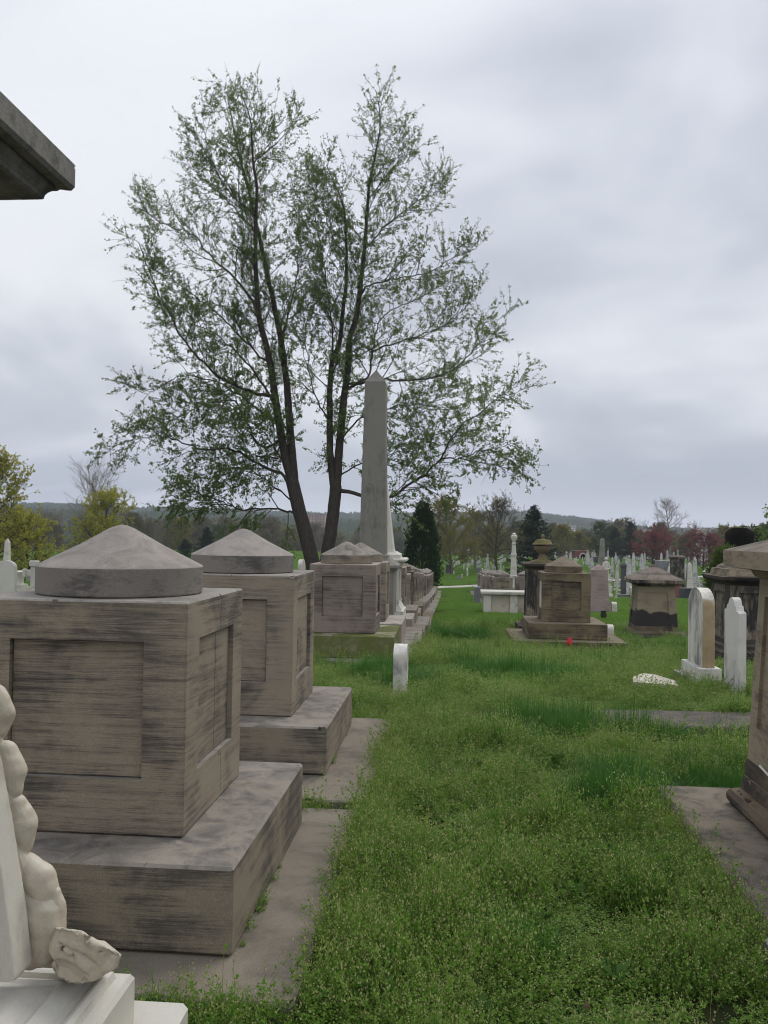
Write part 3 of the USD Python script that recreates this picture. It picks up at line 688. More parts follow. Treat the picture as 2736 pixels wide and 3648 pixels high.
t = thing('panelled_monument', 'broad black stained sandstone pedestal with sunk panels behind the headstones', 'monument', hz(4.95, 14.75, -.03))
part(t, 'plinth', from_m(cbox(-.78, .78, -.72, .72, -.25, .14, .014)), 'brownstone_black')
part(t, 'moulded_base', sq([(.62, .142), (.62, .30), (.585, .34), (.575, .40), (.54, .43), (.52, .50)], 1.0, .92), 'brownstone_black')
part(t, 'die', from_m(recessed([(.50, .502), (.47, 1.36)], 1.0, .92, panels=((.60, .10, .12),), depth=.03)), 'brownstone_stained')
for sx in (-1, 1):
    part(t, 'corner_post', mv(sq([(.035, .5), (.03, 1.36)]), (sx * .478, -.44, 0)), 'brownstone_black')
part(t, 'cornice', sq([(.48, 1.362), (.50, 1.40), (.565, 1.43), (.59, 1.455), (.60, 1.50), (.56, 1.51)], 1.0, .92), 'brownstone_black')
part(t, 'cap', sq([(.50, 1.512), (.47, 1.62), (.42, 1.625), (.40, 1.66), (.05, 1.86)], 1.0, .92), 'brownstone')
RECTS.append((4.95, 14.75, .78, .72))

t = thing('tapered_tomb', 'small tapered brownstone tomb with soot blackened foot and pyramid lid', 'tomb', hz(5.12, 22.2, -.02), -.03, 1.03)
part(t, 'ledger_slab', from_m(cbox(-.92, .92, -.66, .80, -.2, .045, .01)), 'slate_slab')
part(t, 'moulded_base', sq([(.57, .048), (.57, .10), (.53, .13), (.50, .15), (.49, .26)], 1, 1), 'brownstone_base')
part(t, 'die', from_m(recessed([(.485, .262), (.42, 1.20)], panels=((.60, .17, .14),), depth=.018)), 'brownstone_crust')
part(t, 'lid', sq([(.43, 1.202), (.44, 1.23), (.565, 1.26), (.60, 1.29), (.60, 1.36), (.55, 1.40), (.40, 1.47), (.375, 1.475), (.34, 1.515), (.28, 1.55), (.265, 1.553), (.10, 1.65), (.07, 1.70), (0, 1.71)]), 'brownstone_stained')
RECTS.append((5.0, 21.8, .92, .75))

c = at_y(1931, 2232, 21.3)
t = thing('urn_pedestal', 'dark stained stone pedestal with a mossy lidded urn behind the olive cenotaph', 'monument', (c[0], 21.35, -.57))
part(t, 'plinth', from_m(cbox(-.60, .60, -.60, .60, -.2, .13, .012)), 'brownstone_black')
part(t, 'moulded_base', sq([(.46, .133), (.46, .20), (.43, .24), (.42, .28)]), 'brownstone_black')
part(t, 'die', from_m(recessed([(.405, .282), (.385, 1.46)], panels=((.68, .12, .12),), depth=.02)), 'brownstone_stained')
part(t, 'cornice', sq([(.39, 1.462), (.41, 1.50), (.46, 1.53), (.485, 1.56), (.485, 1.60), (.30, 1.63)]), 'brownstone_black')
part(t, 'urn_foot', sq([(.28, 1.632), (.27, 1.645), (.12, 1.70), (.10, 1.74)]), 'urn_stone')
part(t, 'urn', mv(lathe([(0, 0), (.085, 0), (.085, .02), (.075, .06), (.085, .09), (.14, .13), (.195, .19), (.215, .25), (.218, .28), (.195, .285), (.195, .298), (.255, .305), (.258, .33), (.225, .345), (.185, .40), (.155, .43), (.15, .435), (.05, .45), (.03, .475), (.048, .515), (.03, .56), (0, .575)], 40), (0, 0, 1.742)), 'urn_stone', smooth=35)
RECTS.append((c[0], 21.35, .6, .6))

c = gr(1724, 2186)
t = thing('table_tomb', 'cream marble table tomb with pilasters and an overhanging top slab', 'tomb', (c[0] + .92, c[1] + .52, c[2] - .02), -.01)
part(t, 'chest', from_m(cbox(-.88, .88, -.40, .40, -.2, .70, .006)), 'marble_cream')
for sx in (-.80, .13, .80):
    for sy in (-1, 1):
        part(t, 'pilaster', from_m(cbox(sx - .13, sx + .13, sy * .43 - .045, sy * .43 + .045, -.2, .70, .006)), 'marble')
part(t, 'top_slab', sq([(1.0, .702), (1.015, .715), (1.015, .735), (1.03, .75), (1.03, .795), (1.02, .803)], 1.0, .55), 'marble')
RECTS.append((c[0] + .92, c[1] + .52, 1.0, .5))

c = gr(2138, 2185)
t = thing('obelisk_monument', 'pinkish grey stone pillar monument with pyramid top right of the olive cenotaph', 'monument', (c[0], c[1] + .4, c[2]), 0)
part(t, 'plinth', from_m(cbox(-.62, .62, -.45, .45, -.2, .07, .01)), 'sandstone_slab')
part(t, 'base', sq([(.41, .072), (.40, .27), (.385, .285)]), 'pink_stone')
part(t, 'die', sq([(.37, .287), (.36, .50), (.345, .52)]), 'pink_stone')
part(t, 'shaft', sq([(.335, .522), (.285, 1.60)]), 'pink_stone')
part(t, 'tip', sq([(.285, 1.602), (.0, 1.83)]), 'pink_stone')
for k in range(9):
    part(t, 'inscription_line', from_m(cbox(-.20 + .02 * (k % 3), .20 - .015 * (k % 4), -.003, .003, 0, .018, .001).rotate([2.8 * 0, 0, 0]).translate([0, -.335 + .05 * (.75 + .085 * k - .522) / 1.08 - .001, .75 + .085 * k])), 'sandstone_clean')
RECTS.append((c[0], c[1] + .4, .6, .45))

# ------------------------------------------------------------------ trees
def bez(p0, d0, L, rg, bend=(0, 0, 0), n=5, wob=.08):
    """A curved shoot from p0 along d0 of length L, drawn towards bend."""
    d = d0 / (np.linalg.norm(d0) + 1e-9); pts = [np.array(p0, float)]
    for k in range(n):
        d = d + np.array(bend) / n + rg.normal(size=3) * wob
        d /= np.linalg.norm(d)
        pts.append(pts[-1] + d * L / n)
    return np.array(pts)


def at_len(pts, s):
    seg = np.linalg.norm(np.diff(pts, axis=0), axis=1); c = np.concatenate([[0], np.cumsum(seg)])
    q = s * c[-1]; i = int(np.clip(np.searchsorted(c, q) - 1, 0, len(seg) - 1)); f = (q - c[i]) / (seg[i] + 1e-9)
    return pts[i] + (pts[i + 1] - pts[i]) * f, (pts[i + 1] - pts[i]) / (seg[i] + 1e-9), c[-1]


def side(d, rg, ang):
    r = rg.normal(size=3); r -= d * (r @ d); r /= np.linalg.norm(r) + 1e-9
    return d * math.cos(ang) + r * math.sin(ang)


def smooth_line(p, n):
    p = np.asarray(p, float); t = np.concatenate([[0], np.cumsum(np.linalg.norm(np.diff(p, axis=0), axis=1))])
    return PchipInterpolator(t, p)(np.linspace(0, t[-1], n))


# the twin tree: its main limbs as they fork in the photograph, each led off into depth
C8 = lambda p: [(200 + (800 + (u - 800) * (.97 if v < 1300 else 1)) / .9217, 200 + (1400 + (v - 1400) * .975) / .9217) for u, v in p]
LIMB_L = [
    ([(845, 1700), (825, 1600), (800, 1500), (778, 1410), (770, 1380)], 33.0, 33.0, .36, .30),
    ([(772, 1390), (752, 1310), (722, 1150), (702, 1010), (685, 930), (660, 830), (652, 700), (650, 560), (655, 420), (640, 300), (636, 200), (600, 90)], 33.0, 32.2, .21, .02),
    ([(782, 1390), (768, 1230), (755, 1060), (736, 915), (712, 800), (690, 700), (668, 590), (630, 430), (600, 320), (575, 200), (556, 110)], 33.0, 34.6, .20, .02),
    ([(712, 1110), (660, 1100), (620, 1085), (545, 1055), (480, 1000), (430, 950), (390, 890), (340, 790), (290, 690), (255, 590)], 32.7, 29.5, .12, .02),
    ([(660, 835), (620, 755), (560, 690), (490, 630), (440, 565), (350, 535), (280, 480), (250, 410)], 32.6, 34.8, .10, .015),
    ([(772, 1420), (742, 1372), (700, 1352), (640, 1322), (560, 1285), (480, 1290), (400, 1265), (330, 1245), (240, 1255), (165, 1285)], 32.9, 30.2, .12, .012),
    ([(795, 1530), (765, 1495), (690, 1488), (610, 1492), (555, 1472), (500, 1448), (440, 1440), (392, 1470)], 32.9, 31.0, .085, .015),
    ([(742, 1240), (700, 1280), (660, 1275), (635, 1230), (610, 1170), (565, 1120), (500, 1130), (420, 1165), (340, 1190), (300, 1240)], 32.9, 35.5, .10, .012),
    ([(737, 920), (762, 830), (785, 740), (802, 640), (800, 540), (790, 450)], 33.7, 35.0, .07, .012),
    ([(668, 590), (600, 500), (530, 430), (470, 380), (430, 320)], 33.8, 33.0, .07, .012),
    ([(654, 500), (560, 420), (510, 330), (480, 240), (470, 160)], 32.4, 31.2, .06, .01),
    ([(640, 330), (690, 270), (740, 220), (800, 190)], 32.3, 32.8, .05, .008),
    ([(720, 1150), (640, 1020), (560, 940), (480, 880), (400, 860), (330, 880)], 33.0, 36.0, .09, .012),
    ([(700, 1000), (620, 930), (520, 830), (430, 760), (360, 700), (330, 620)], 32.8, 31.0, .08, .012),
    ([(690, 1180), (600, 1110), (520, 1060), (420, 1040), (320, 1080), (270, 1120)], 32.9, 30.6, .07, .012),
    ([(770, 1380), (690, 1250), (620, 1180), (560, 1150)], 33.0, 30.2, .06, .012),
    ([(790, 1480), (700, 1400), (600, 1350), (500, 1370), (420, 1400)], 33.0, 35.0, .06, .012)]
LIMB_R = [
    ([(880, 1720), (890, 1640), (905, 1540), (915, 1450), (918, 1410)], 33.6, 33.6, .33, .28),
    ([(912, 1420), (902, 1280), (902, 1100), (908, 1000), (935, 930), (945, 830), (958, 700), (958, 620), (950, 480), (920, 400), (890, 330)], 33.6, 33.0, .18, .02),
    ([(920, 1420), (935, 1270), (950, 1110), (965, 985), (966, 930), (990, 850), (1010, 700), (1022, 580), (1032, 420), (1055, 300), (1072, 200), (1066, 115)], 33.6, 34.4, .21, .02),
    ([(955, 1070), (1010, 1058), (1032, 1050), (1047, 950), (1075, 850), (1140, 805), (1230, 765), (1300, 720)], 33.8, 36.2, .09, .012),
    ([(952, 1090), (1060, 1052), (1180, 1055), (1290, 1035), (1370, 975), (1420, 915), (1465, 860)], 33.8, 31.4, .11, .012),
    ([(925, 1425), (1000, 1440), (1085, 1452), (1150, 1412), (1225, 1365), (1262, 1318), (1330, 1225), (1420, 1155), (1500, 1095), (1540, 1075)], 33.6, 30.6, .14, .012),
    ([(998, 780), (1060, 725), (1150, 712), (1240, 690), (1320, 645), (1400, 612)], 34.0, 32.6, .07, .01),
    ([(1018, 620), (1080, 550), (1150, 490), (1230, 435), (1300, 400)], 34.2, 35.6, .06, .01),
    ([(906, 1010), (912, 900), (895, 790), (885, 700), (868, 590), (850, 470), (862, 380)], 33.3, 31.4, .07, .01),
    ([(1262, 1318), (1330, 1318), (1410, 1290), (1480, 1310), (1535, 1340)], 31.9, 32.4, .05, .01),
    ([(1030, 450), (1090, 370), (1140, 300), (1160, 230)], 34.3, 33.4, .05, .01),
    ([(960, 640), (905, 560), (880, 470), (850, 400), (820, 370)], 33.1, 34.6, .05, .01),
    ([(1045, 960), (1120, 930), (1220, 900), (1320, 850), (1400, 770)], 34.4, 33.0, .06, .01),
    ([(935, 1270), (1010, 1180), (1100, 1150), (1220, 1130), (1330, 1110), (1420, 1130)], 33.7, 35.8, .07, .01),
    ([(925, 1380), (1020, 1330), (1120, 1300), (1220, 1260), (1290, 1210)], 33.6, 34.8, .06, .01),
    ([(905, 1200), (860, 1120), (830, 1010), (820, 900), (830, 800)], 33.5, 31.5, .06, .01)]


def twin_tree(name, label, limbs, seed, fullness=1.0):
    rg = np.random.default_rng(seed)
    wood, P, D = [], [], []
    base = None
    for li, (pix, y0, y1, r0, r1) in enumerate(limbs):
        src = C8(pix); n = len(src)
        s = np.linspace(0, 1, n); yy = y0 + (y1 - y0) * s ** 1.2
        pts = np.array([at_y(u, v, y) for (u, v), y in zip(src, yy)])
        if li == 0:
            g = float(H(pts[0, 0], pts[0, 1]))
            pts = np.vstack([[pts[0, 0] + (pts[0, 0] - pts[1, 0]) * .3, pts[0, 1], g - .3], pts])
            base = np.array([pts[0, 0], pts[0, 1], g])
        line = smooth_line(pts, max(10, 4 * n))
        line[2:-1] += rg.normal(size=line[2:-1].shape) * (.008 if r0 > .17 else .028)
        rad = (r0 + (r1 - r0) * np.linspace(0, 1, len(line)) ** (1 if r0 > .17 else .6)) * (.84 if r0 > .17 else .66)
        if li == 0:
            rad[:4] += np.array([.30, .16, .07, .02])
        wood.append(tube(line, rad, 9 if r0 > .15 else 7))
        if li == 0: continue
        Ltot = at_len(line, 1)[2]
        big = r0 > .17
        for s0 in np.arange(.14 if not big else .06, 1.0, .215 / Ltot / fullness):
            s0 = float(np.clip(s0 + rg.normal() * .01, .05, .995))
            p, d, _ = at_len(line, s0)
            low = np.clip((9.0 - p[2]) / 9, 0, 1)
            young = big and s0 < .30
            if young and rg.random() < .35: continue
            L2 = rg.uniform(1.0, 2.8) * (1.0 - .62 * s0) * (1.15 if big else 1.0) * (.45 if young else 1)
            dd = side(d, rg, rg.uniform(.55, 1.15))
            up = rg.uniform(.05, .7) - 1.2 * low * rg.uniform(.2, 1)
            b2 = bez(p, dd, L2, rg, (0, 0, up), 6, .10)
            wood.append(tube(b2, np.linspace(max(.008, .019 * L2 / 1.8), .005, len(b2)), 4))
            n3 = int(3 + L2 * 4.2)
            for s1 in rg.uniform(.12, 1, n3):
                q, e, _ = at_len(b2, s1)
                L3 = rg.uniform(.4, 1.1)
                droop = .35 - 1.5 * low * rg.uniform(.3, 1.0)
                b3 = bez(q, side(e, rg, rg.uniform(.4, 1.1)), L3, rg, (0, 0, droop), 4, .14)
                wood.append(tube(b3[::2], np.linspace(.007, .0035, len(b3[::2])), 3))
                k = int(rg.integers(4, 9))
                for s3 in rg.uniform(.2, 1.03, k):
                    c, f, _ = at_len(b3, min(s3, 1))
                    P.append(c); D.append(f)
            for s1 in rg.uniform(.3, 1, 3):
                c, f, _ = at_len(b2, s1); P.append(c); D.append(f)
    P, D = np.array(P), np.array(D)
    m_ = 5
    lowf = np.clip((10 - P[:, 2]) / 10, 0, 1)
    Q = np.repeat(P, m_, 0) + rg.normal(size=(len(P) * m_, 3)) * .035
    E = np.repeat(D, m_, 0) + rg.normal(size=(len(P) * m_, 3)) * .9 + np.array([0, 0, -.15])
    Ls = rg.uniform(.045, .088, len(Q)) * np.repeat(.92 + .32 * lowf, m_)
    lv, lf_ = kites(Q, E, Ls, Ls * rg.uniform(.55, .85, len(Q)), rg)
    t = thing(name, label, 'tree', base, group='big twin maples just coming into leaf')
    part(t, 'trunk', mv(join(wood), -base), 'bark_dark', smooth=True)
    part(t, 'crown', mv(tm(lv, lf_), -base), 'maple_leaf')
    return t


twin_tree('maple_tree', 'left of the two big maples, leaning left with drooping low boughs', LIMB_L, 41)
twin_tree('maple_tree', 'right of the two big maples, directly behind the grey obelisk', LIMB_R, 42)


def make_tree(name, label, loc, h, spread, seed, wood='bark_grey', leafm=None, n_main=26, leaves=5, lsize=(.10, .18), clear=.16, shape='round', tr=None, twig=1.0, up=.45, group=None, rotz=0, dens=1.0, scale=None):
    """A broadleaved tree built from its own trunk, limbs, twigs and leaves, base at its loc."""
    rg = np.random.default_rng(seed); tr = tr or h * .022
    wood_, P, D = [], [], []
    lead = bez((0, 0, -.25), np.array([0, 0, 1.]), h * .96, rg, (0, 0, .4), 9, .05)
    wood_.append(tube(lead, tr * (1 - np.linspace(0, 1, len(lead)) * .93) + np.array([tr * .5] + [0] * (len(lead) - 1)), 7))
    for k in range(n_main):
        s = clear + (0.98 - clear) * (k + .5) / n_main
        p, d, _ = at_len(lead, s)
        q = (s - clear) / (1 - clear)
        env = {'round': math.sin(math.pi * min(1, .18 + .80 * q)) ** .7, 'broad': (1 - q ** 2.4) ** .6 * (.72 + .3 * q), 'vase': .35 + .65 * math.sin(math.pi * min(1, .15 + .7 * q))}[shape]
        L = spread * env * rg.uniform(.75, 1.1)
        a = k * 2.4 + rg.normal() * .3
        el = .25 + .75 * q if shape != 'vase' else .7 + .4 * q
        dd = np.array([math.cos(a) * math.cos(el), math.sin(a) * math.cos(el), math.sin(el)])
        b1 = bez(p, dd, L, rg, (0, 0, up), 6, .09)
        wood_.append(tube(b1, np.linspace(tr * .34 * (1 - .6 * q), tr * .05, len(b1)), 5))
        for j in range(int(6 * dens + L * 1.3)):
            p2, d2, _ = at_len(b1, rg.uniform(.18, 1)); L2 = rg.uniform(.2, .5) * min(L, 3.2) + .25
            b2 = bez(p2, side(d2, rg, rg.uniform(.4, 1.0)), L2, rg, (0, 0, up * .8), 4, .12)
            wood_.append(tube(b2[::2], np.linspace(tr * .085, tr * .03, len(b2[::2])), 3))
            for _ in range(int(3 * twig)):
                p3, d3, _ = at_len(b2, rg.uniform(.2, 1))
                b3 = bez(p3, side(d3, rg, rg.uniform(.3, .9)), rg.uniform(.3, .7) * h / 8, rg, (0, 0, up * .6), 2, .12)
                wood_.append(tube(b3, np.linspace(tr * .05, tr * .02, len(b3)), 3))
                for s3 in rg.uniform(.1, 1, leaves if leafm else 0):
                    c, f, _ = at_len(b3, s3); P.append(c); D.append(f)
    t = thing(name, label, 'tree', loc, rotz, scale, group)
    part(t, 'trunk', join(wood_), wood, smooth=True)
    if leafm:
        P, D = np.array(P), np.array(D)
        L = rg.uniform(*lsize, len(P))
        part(t, 'crown', tm(*kites(P + rg.normal(size=P.shape) * .05, D + rg.normal(size=P.shape) * .8, L, L * .7, rg)), leafm)
    return t


def make_conifer(name, label, loc, h, r, seed, mat='conifer_leaf', dense=False, group=None, wood='bark_dark', irregular=.25):
    rg = np.random.default_rng(seed)
    P, D, wood_ = [], [], [tube([(0, 0, -.3), (0, 0, h * .5), (0, 0, h * .97)], [h * .018, h * .011, h * .002], 6)]
    n = int(h * (95 if dense else 34))
    for k in range(n):
        q = rg.random() ** (.85 if dense else .9); z = h * (.03 + .95 * q)
        env = r * ((1 - q) ** .55 * min(1, .35 + 5 * q) if dense else (1 - q) ** .85 + .03) * max(.25, 1 + rg.normal() * irregular * .5)
        a = rg.uniform(0, 2 * np.pi)
        d = np.array([math.cos(a), math.sin(a), (1.3 if dense else -.12 + .5 * q)])
        d /= np.linalg.norm(d)
        if dense:
            rad = env * math.sqrt(rg.uniform(.45, 1))
            c0 = np.array([math.cos(a) * rad, math.sin(a) * rad, z]); k2 = 16
            P.append(c0 + rg.normal(size=(k2, 3)) * [.13, .13, .2]); D.append(np.repeat(d[None], k2, 0) + rg.normal(size=(k2, 3)) * .35)
        else:
            b = bez((0, 0, z), d, env, rg, (0, 0, .25), 3, .05)
            wood_.append(tube(b, np.linspace(h * .005, h * .001, 4), 3))
            k2 = int(8 + env * 16)
            ss = rg.uniform(.15, 1.02, k2)
            pp = b[0] + (b[-1] - b[0]) * ss[:, None]
            P.append(pp + rg.normal(size=(k2, 3)) * [.10, .10, .07]); D.append(np.repeat(d[None], k2, 0) * 1.0 + rg.normal(size=(k2, 3)) * .6)
    P, D = np.vstack(P), np.vstack(D)
    L = rg.uniform(.16, .32, len(P))
    t = thing(name, label, 'tree', loc, 0, None, group)
    part(t, 'trunk', join(wood_), wood)
    part(t, 'crown', tm(*kites(P, D, L, L * .42, rg)), mat)
    return t


make_conifer('arborvitae_tree', 'dense dark green cone shaped evergreen at the end of the left row', hz(*at_y(1502, 2060, 63)[:2]), 6.3, 1.42, 51, 'arborvitae_leaf', dense=True)
make_conifer('spruce_tree', 'broad dark blue green conifer behind the urn pedestal', hz(*at_y(1900, 2010, 92)[:2]), 7.4, 3.1, 52)
make_conifer('spruce_tree', 'small dark cone conifer above the grey stone vault', hz(*at_y(2186, 1980, 190)[:2], -.3), 7.4, 4.3, 53)
make_conifer('pine_tree', 'small ragged dark pine right of the cone conifer above the stone vault', hz(*at_y(2245, 1980, 185)[:2], -.3), 8.2, 3.4, 54, irregular=.9)
make_conifer('spruce_tree', 'dark narrow conifer left of the second cenotaph cap', hz(*at_y(735, 1990, 135)[:2], -.2), 5.2, 2.0, 55, irregular=.6)
make_conifer('spruce_tree', 'low dark conifer bush left of the narrow conifer', hz(*at_y(660, 2000, 130)[:2], -.2), 3.2, 1.9, 56, irregular=.5)

make_tree('yellow_green_tree', 'yellow green budding tree at the left edge of the picture', hz(*at_y(-20, 2050, 62)[:2]), 9.0, 4.2, 61, 'bark_dark', 'yellow_leaf', n_main=38, leaves=10, lsize=(.12, .22), shape='broad', clear=.14)
make_tree('yellow_green_tree', 'low yellow green tree right beside the left edge tree', hz(*at_y(110, 2050, 66)[:2]), 5.2, 2.6, 62, 'bark_dark', 'yellow_leaf', n_main=30, leaves=10, lsize=(.12, .22), shape='round', clear=.08)
make_tree('yellow_green_tree', 'round yellow green tree behind the nearest cenotaph cap', hz(*at_y(335, 2050, 72)[:2]), 7.0, 3.6, 63, 'bark_dark', 'yellow_leaf', n_main=38, leaves=10, lsize=(.11, .2), shape='broad', clear=.10)
make_tree('bare_tree', 'bare grey tree poking out behind the round yellow green tree', hz(*at_y(345, 2050, 84)[:2]), 8.9, 4.6, 64, 'bark_pale', None, n_main=34, shape='vase', twig=2.0)
make_tree('willow_tree', 'brownish green budding tree beyond the path right of the evergreen cone', hz(*at_y(1610, 2050, 92)[:2]), 7.6, 3.8, 65, 'bark_grey', 'willow_leaf', n_main=36, leaves=12, lsize=(.10, .19), shape='broad', clear=.10)
make_tree('willow_tree', 'thin budding tree with a pale slanting trunk beyond the path', hz(*at_y(1690, 2040, 104)[:2]), 6.8, 3.2, 66, 'bark_pale', 'willow_leaf', n_main=30, leaves=9, lsize=(.09, .17), shape='round', clear=.12)
make_tree('budding_tree', 'upright sparsely budding tree left of the white urn obelisk', hz(*at_y(1768, 2037, 101)[:2]), 8.1, 3.6, 67, 'bark_dark', 'haze_leaf', n_main=36, leaves=7, lsize=(.08, .14), shape='round', clear=.12, twig=1.6)
make_tree('crabapple_tree', 'red flowering crabapple with low spreading limbs behind the tapered tomb', hz(*at_y(2322, 2025, 118)[:2]), 4.5, 3.6, 68, 'bark_dark', 'red_leaf', n_main=26, leaves=11, lsize=(.10, .20), shape='broad', clear=.22, up=.25, tr=.17)
make_tree('crabapple_tree', 'dusky red crabapple farther right behind the white dome monument', hz(*at_y(2505, 2030, 116)[:2]), 4.3, 3.7, 69, 'bark_dark', 'red_leaf', n_main=26, leaves=10, lsize=(.10, .20), shape='broad', clear=.20, up=.25, tr=.17)
make_tree('bare_tree', 'tall bare tree standing up against the bright sky at right', hz(*at_y(2388, 1960, 195)[:2], -1), 14.5, 4.2, 70, 'bark_pale', None, n_main=26, shape='round', twig=1.6, clear=.4)
make_tree('green_tree', 'fresh green round tree behind the clipped topiary bush', hz(*at_y(2700, 1990, 74)[:2]), 4.6, 3.0, 71, 'bark_dark', 'green_leaf', n_main=26, leaves=8, lsize=(.12, .22), shape='broad', clear=.10)
make_tree('bare_tree', 'dark branch tips of a tree just inside the right edge', hz(*at_y(2812, 2000, 40)[:2]), 4.6, 1.35, 72, 'bark_dark', 'maple_leaf', n_main=18, leaves=5, lsize=(.08, .14), shape='round', clear=.35)

# clipped yew drum and a round arborvitae
rg = np.random.default_rng(75)
c = at_y(2634, 1920, 44)
t = thing('topiary_bush', 'dark drum shaped clipped topiary bush above the tapered monument', 'bush', hz(c[0], 44.0))
zb_ = float(H(c[0], 44.0))
zt, zl = at_y(2634, 1886, 44)[2] - zb_, at_y(2634, 1962, 44)[2] - zb_
part(t, 'trunk', lathe([(0, -.3), (.10, -.3), (.07, zl + .2), (0, zl + .2)], 10), 'bark_dark')
a, q = rg.uniform(0, 2 * np.pi, 30000), rg.uniform(0, 1, 30000)
rad = .62 * np.clip(.55 + 1.4 * q, 0, 1) ** .5 * np.clip(1 - (np.clip(q - .70, 0, 1) / .30) ** 2.5 * .42, 0, 1)
topm = rg.random(30000) < .3
rr_ = np.where(topm, rad.max() * .62 * np.sqrt(rg.random(30000)), rad); zz = np.where(topm, 1.0 + rg.normal(size=30000) * .01, q)
Pt = np.stack([rr_ * np.cos(a), rr_ * np.sin(a), zl + (zt - zl) * zz], 1)
Dt = np.stack([np.cos(a), np.sin(a), rg.normal(size=30000) * .5 + topm * 1.5], 1) + rg.normal(size=(30000, 3)) * .5
part(t, 'core', lathe([(0, zl), (.36, zl + .01), (.56, zl + (zt - zl) * .3), (.585, zl + (zt - zl) * .70), (.53, zl + (zt - zl) * .87), (.34, zt - .04), (0, zt - .02)], 24), 'yew_leaf', smooth=True)
part(t, 'foliage', tm(*kites(Pt, Dt, .06, .035, rg)), 'yew_leaf')
make_conifer('arborvitae_tree', 'bright green rounded evergreen shrub left of the topiary bush', hz(*at_y(2585, 2040, 41)[:2]), 2.65, 1.0, 76, 'shrub_leaf', dense=True)

# bare and budding trees of the valley: a few kinds, each copied
valley = [make_tree('valley_tree', 'x', hz(-60, 262), 11, 4.6, 81, 'bark_grey', 'haze_leaf', n_main=26, leaves=5, lsize=(.2, .36), shape='round', twig=1.5),
          make_tree('valley_tree', 'x', hz(-40, 268), 12, 4.4, 82, 'bark_pale', None, n_main=26, shape='vase', twig=1.8),
          make_tree('valley_tree', 'x', hz(-20, 258), 10, 4.8, 83, 'bark_grey', 'willow_leaf', n_main=26, leaves=7, lsize=(.22, .38), shape='broad'),
          make_tree('valley_tree', 'x', hz(0, 262), 12, 4.4, 84, 'bark_grey', 'woods_leaf', n_main=26, leaves=7, lsize=(.22, .4), shape='round')]
KIND = ['grey brown budding tree in the valley woods behind the graveyard', 'bare pale grey tree in the valley woods behind the graveyard', 'olive budding tree in the valley woods behind the graveyard', 'soft green tree in the valley woods behind the graveyard']
for t, kd in zip(valley, KIND):
    tag(t, kd, 'tree', 'valley trees: ' + kd)
rg = np.random.default_rng(88)
for k in range(118):
    azk = rg.uniform(-.50, .42); r = rg.uniform(205, 330) if k < 78 else rg.uniform(330, 460)
    x, y = math.sin(azk) * r, math.cos(azk) * r
    ki = int(rg.choice(4, p=[.36, .24, .2, .2]))
    want = float(EYE + r * ((np.interp(azk, [-.5, -.2, 0, .1, .2, .3, .42], [.012, .006, .004, .006, .006, -.001, .004])) + rg.normal() * .004))
    hgt = np.clip((want - float(H(x, y))) / [11, 12, 10, 12][ki], .55, 1.9)
    where = ['far left of the twin maples', 'left of the twin maples', 'around the maple trunks', 'left of the dark spruce', 'behind the brick vault', 'behind the red crabapple', 'behind the topiary bush'][int(np.searchsorted([-.36, -.2, -.06, .06, .16, .26], azk))]
    lab = KIND[ki].replace('in the valley woods behind the graveyard', ('edging' if r < 260 else 'deep in') + ' the valley woods ' + where)
    dup(valley[ki], lab, hz(x, y, -.3), rg.uniform(0, 6.28), (hgt * rg.uniform(.85, 1.1), hgt * rg.uniform(.85, 1.1), hgt), lab + ' (several)', name='valley_tree')


for k in range(34):
    azk = rg.uniform(-.02, .36) if k < 26 else rg.uniform(-.46, -.25); r = rg.uniform(168, 212)
    x, y = math.sin(azk) * r, math.cos(azk) * r
    ki = int(rg.choice(4, p=[.35, .15, .25, .25])); sc = rg.uniform(.38, .72)
    where = ['left of the twin maples', 'left of the dark spruce', 'near the brick vault', 'near the red crabapple', 'behind the topiary bush'][int(np.searchsorted([-.1, .06, .16, .26], azk))]
    lab = KIND[ki].split(' in the ')[0] + ' along the rim of the far lawn ' + where
    dup(valley[ki], lab, hz(x, y, -.2), rg.uniform(0, 6.28), (sc * 1.15, sc * 1.15, sc), lab + ' (several)', name='lawn_tree')


# ------------------------------------------------------------------ woods on the hills (one mass)
def instancer(path, protos, P, idx, S, rz, kind='stuff', tiltv=None):
    pi = UsdGeom.PointInstancer.Define(stage, path)
    UsdGeom.Scope.Define(stage, path + '/Prototypes') if False else None
    paths = []
    for nm, meshes in protos:
        x = UsdGeom.Xform.Define(stage, path + '/' + nm)
        for mn, me, mt in meshes:
            usdkit.mesh(stage, path + '/' + nm + '/' + mn, me, M[mt], False)
        paths.append(x.GetPath())
    pi.CreatePrototypesRel().SetTargets(paths)
    pi.CreatePositionsAttr(Vt.Vec3fArray.FromNumpy(np.asarray(P, np.float32)))
    pi.CreateProtoIndicesAttr(Vt.IntArray.FromNumpy(np.asarray(idx, np.int32)))
    pi.CreateScalesAttr(Vt.Vec3fArray.FromNumpy(np.asarray(S, np.float32)))
    h_ = np.asarray(rz) / 2
    qs = [Gf.Quath(float(math.cos(t)), 0, 0, float(math.sin(t))) for t in h_]
    pi.CreateOrientationsAttr(Vt.QuathArray(qs))
    return tag(pi.GetPrim(), kind=kind)


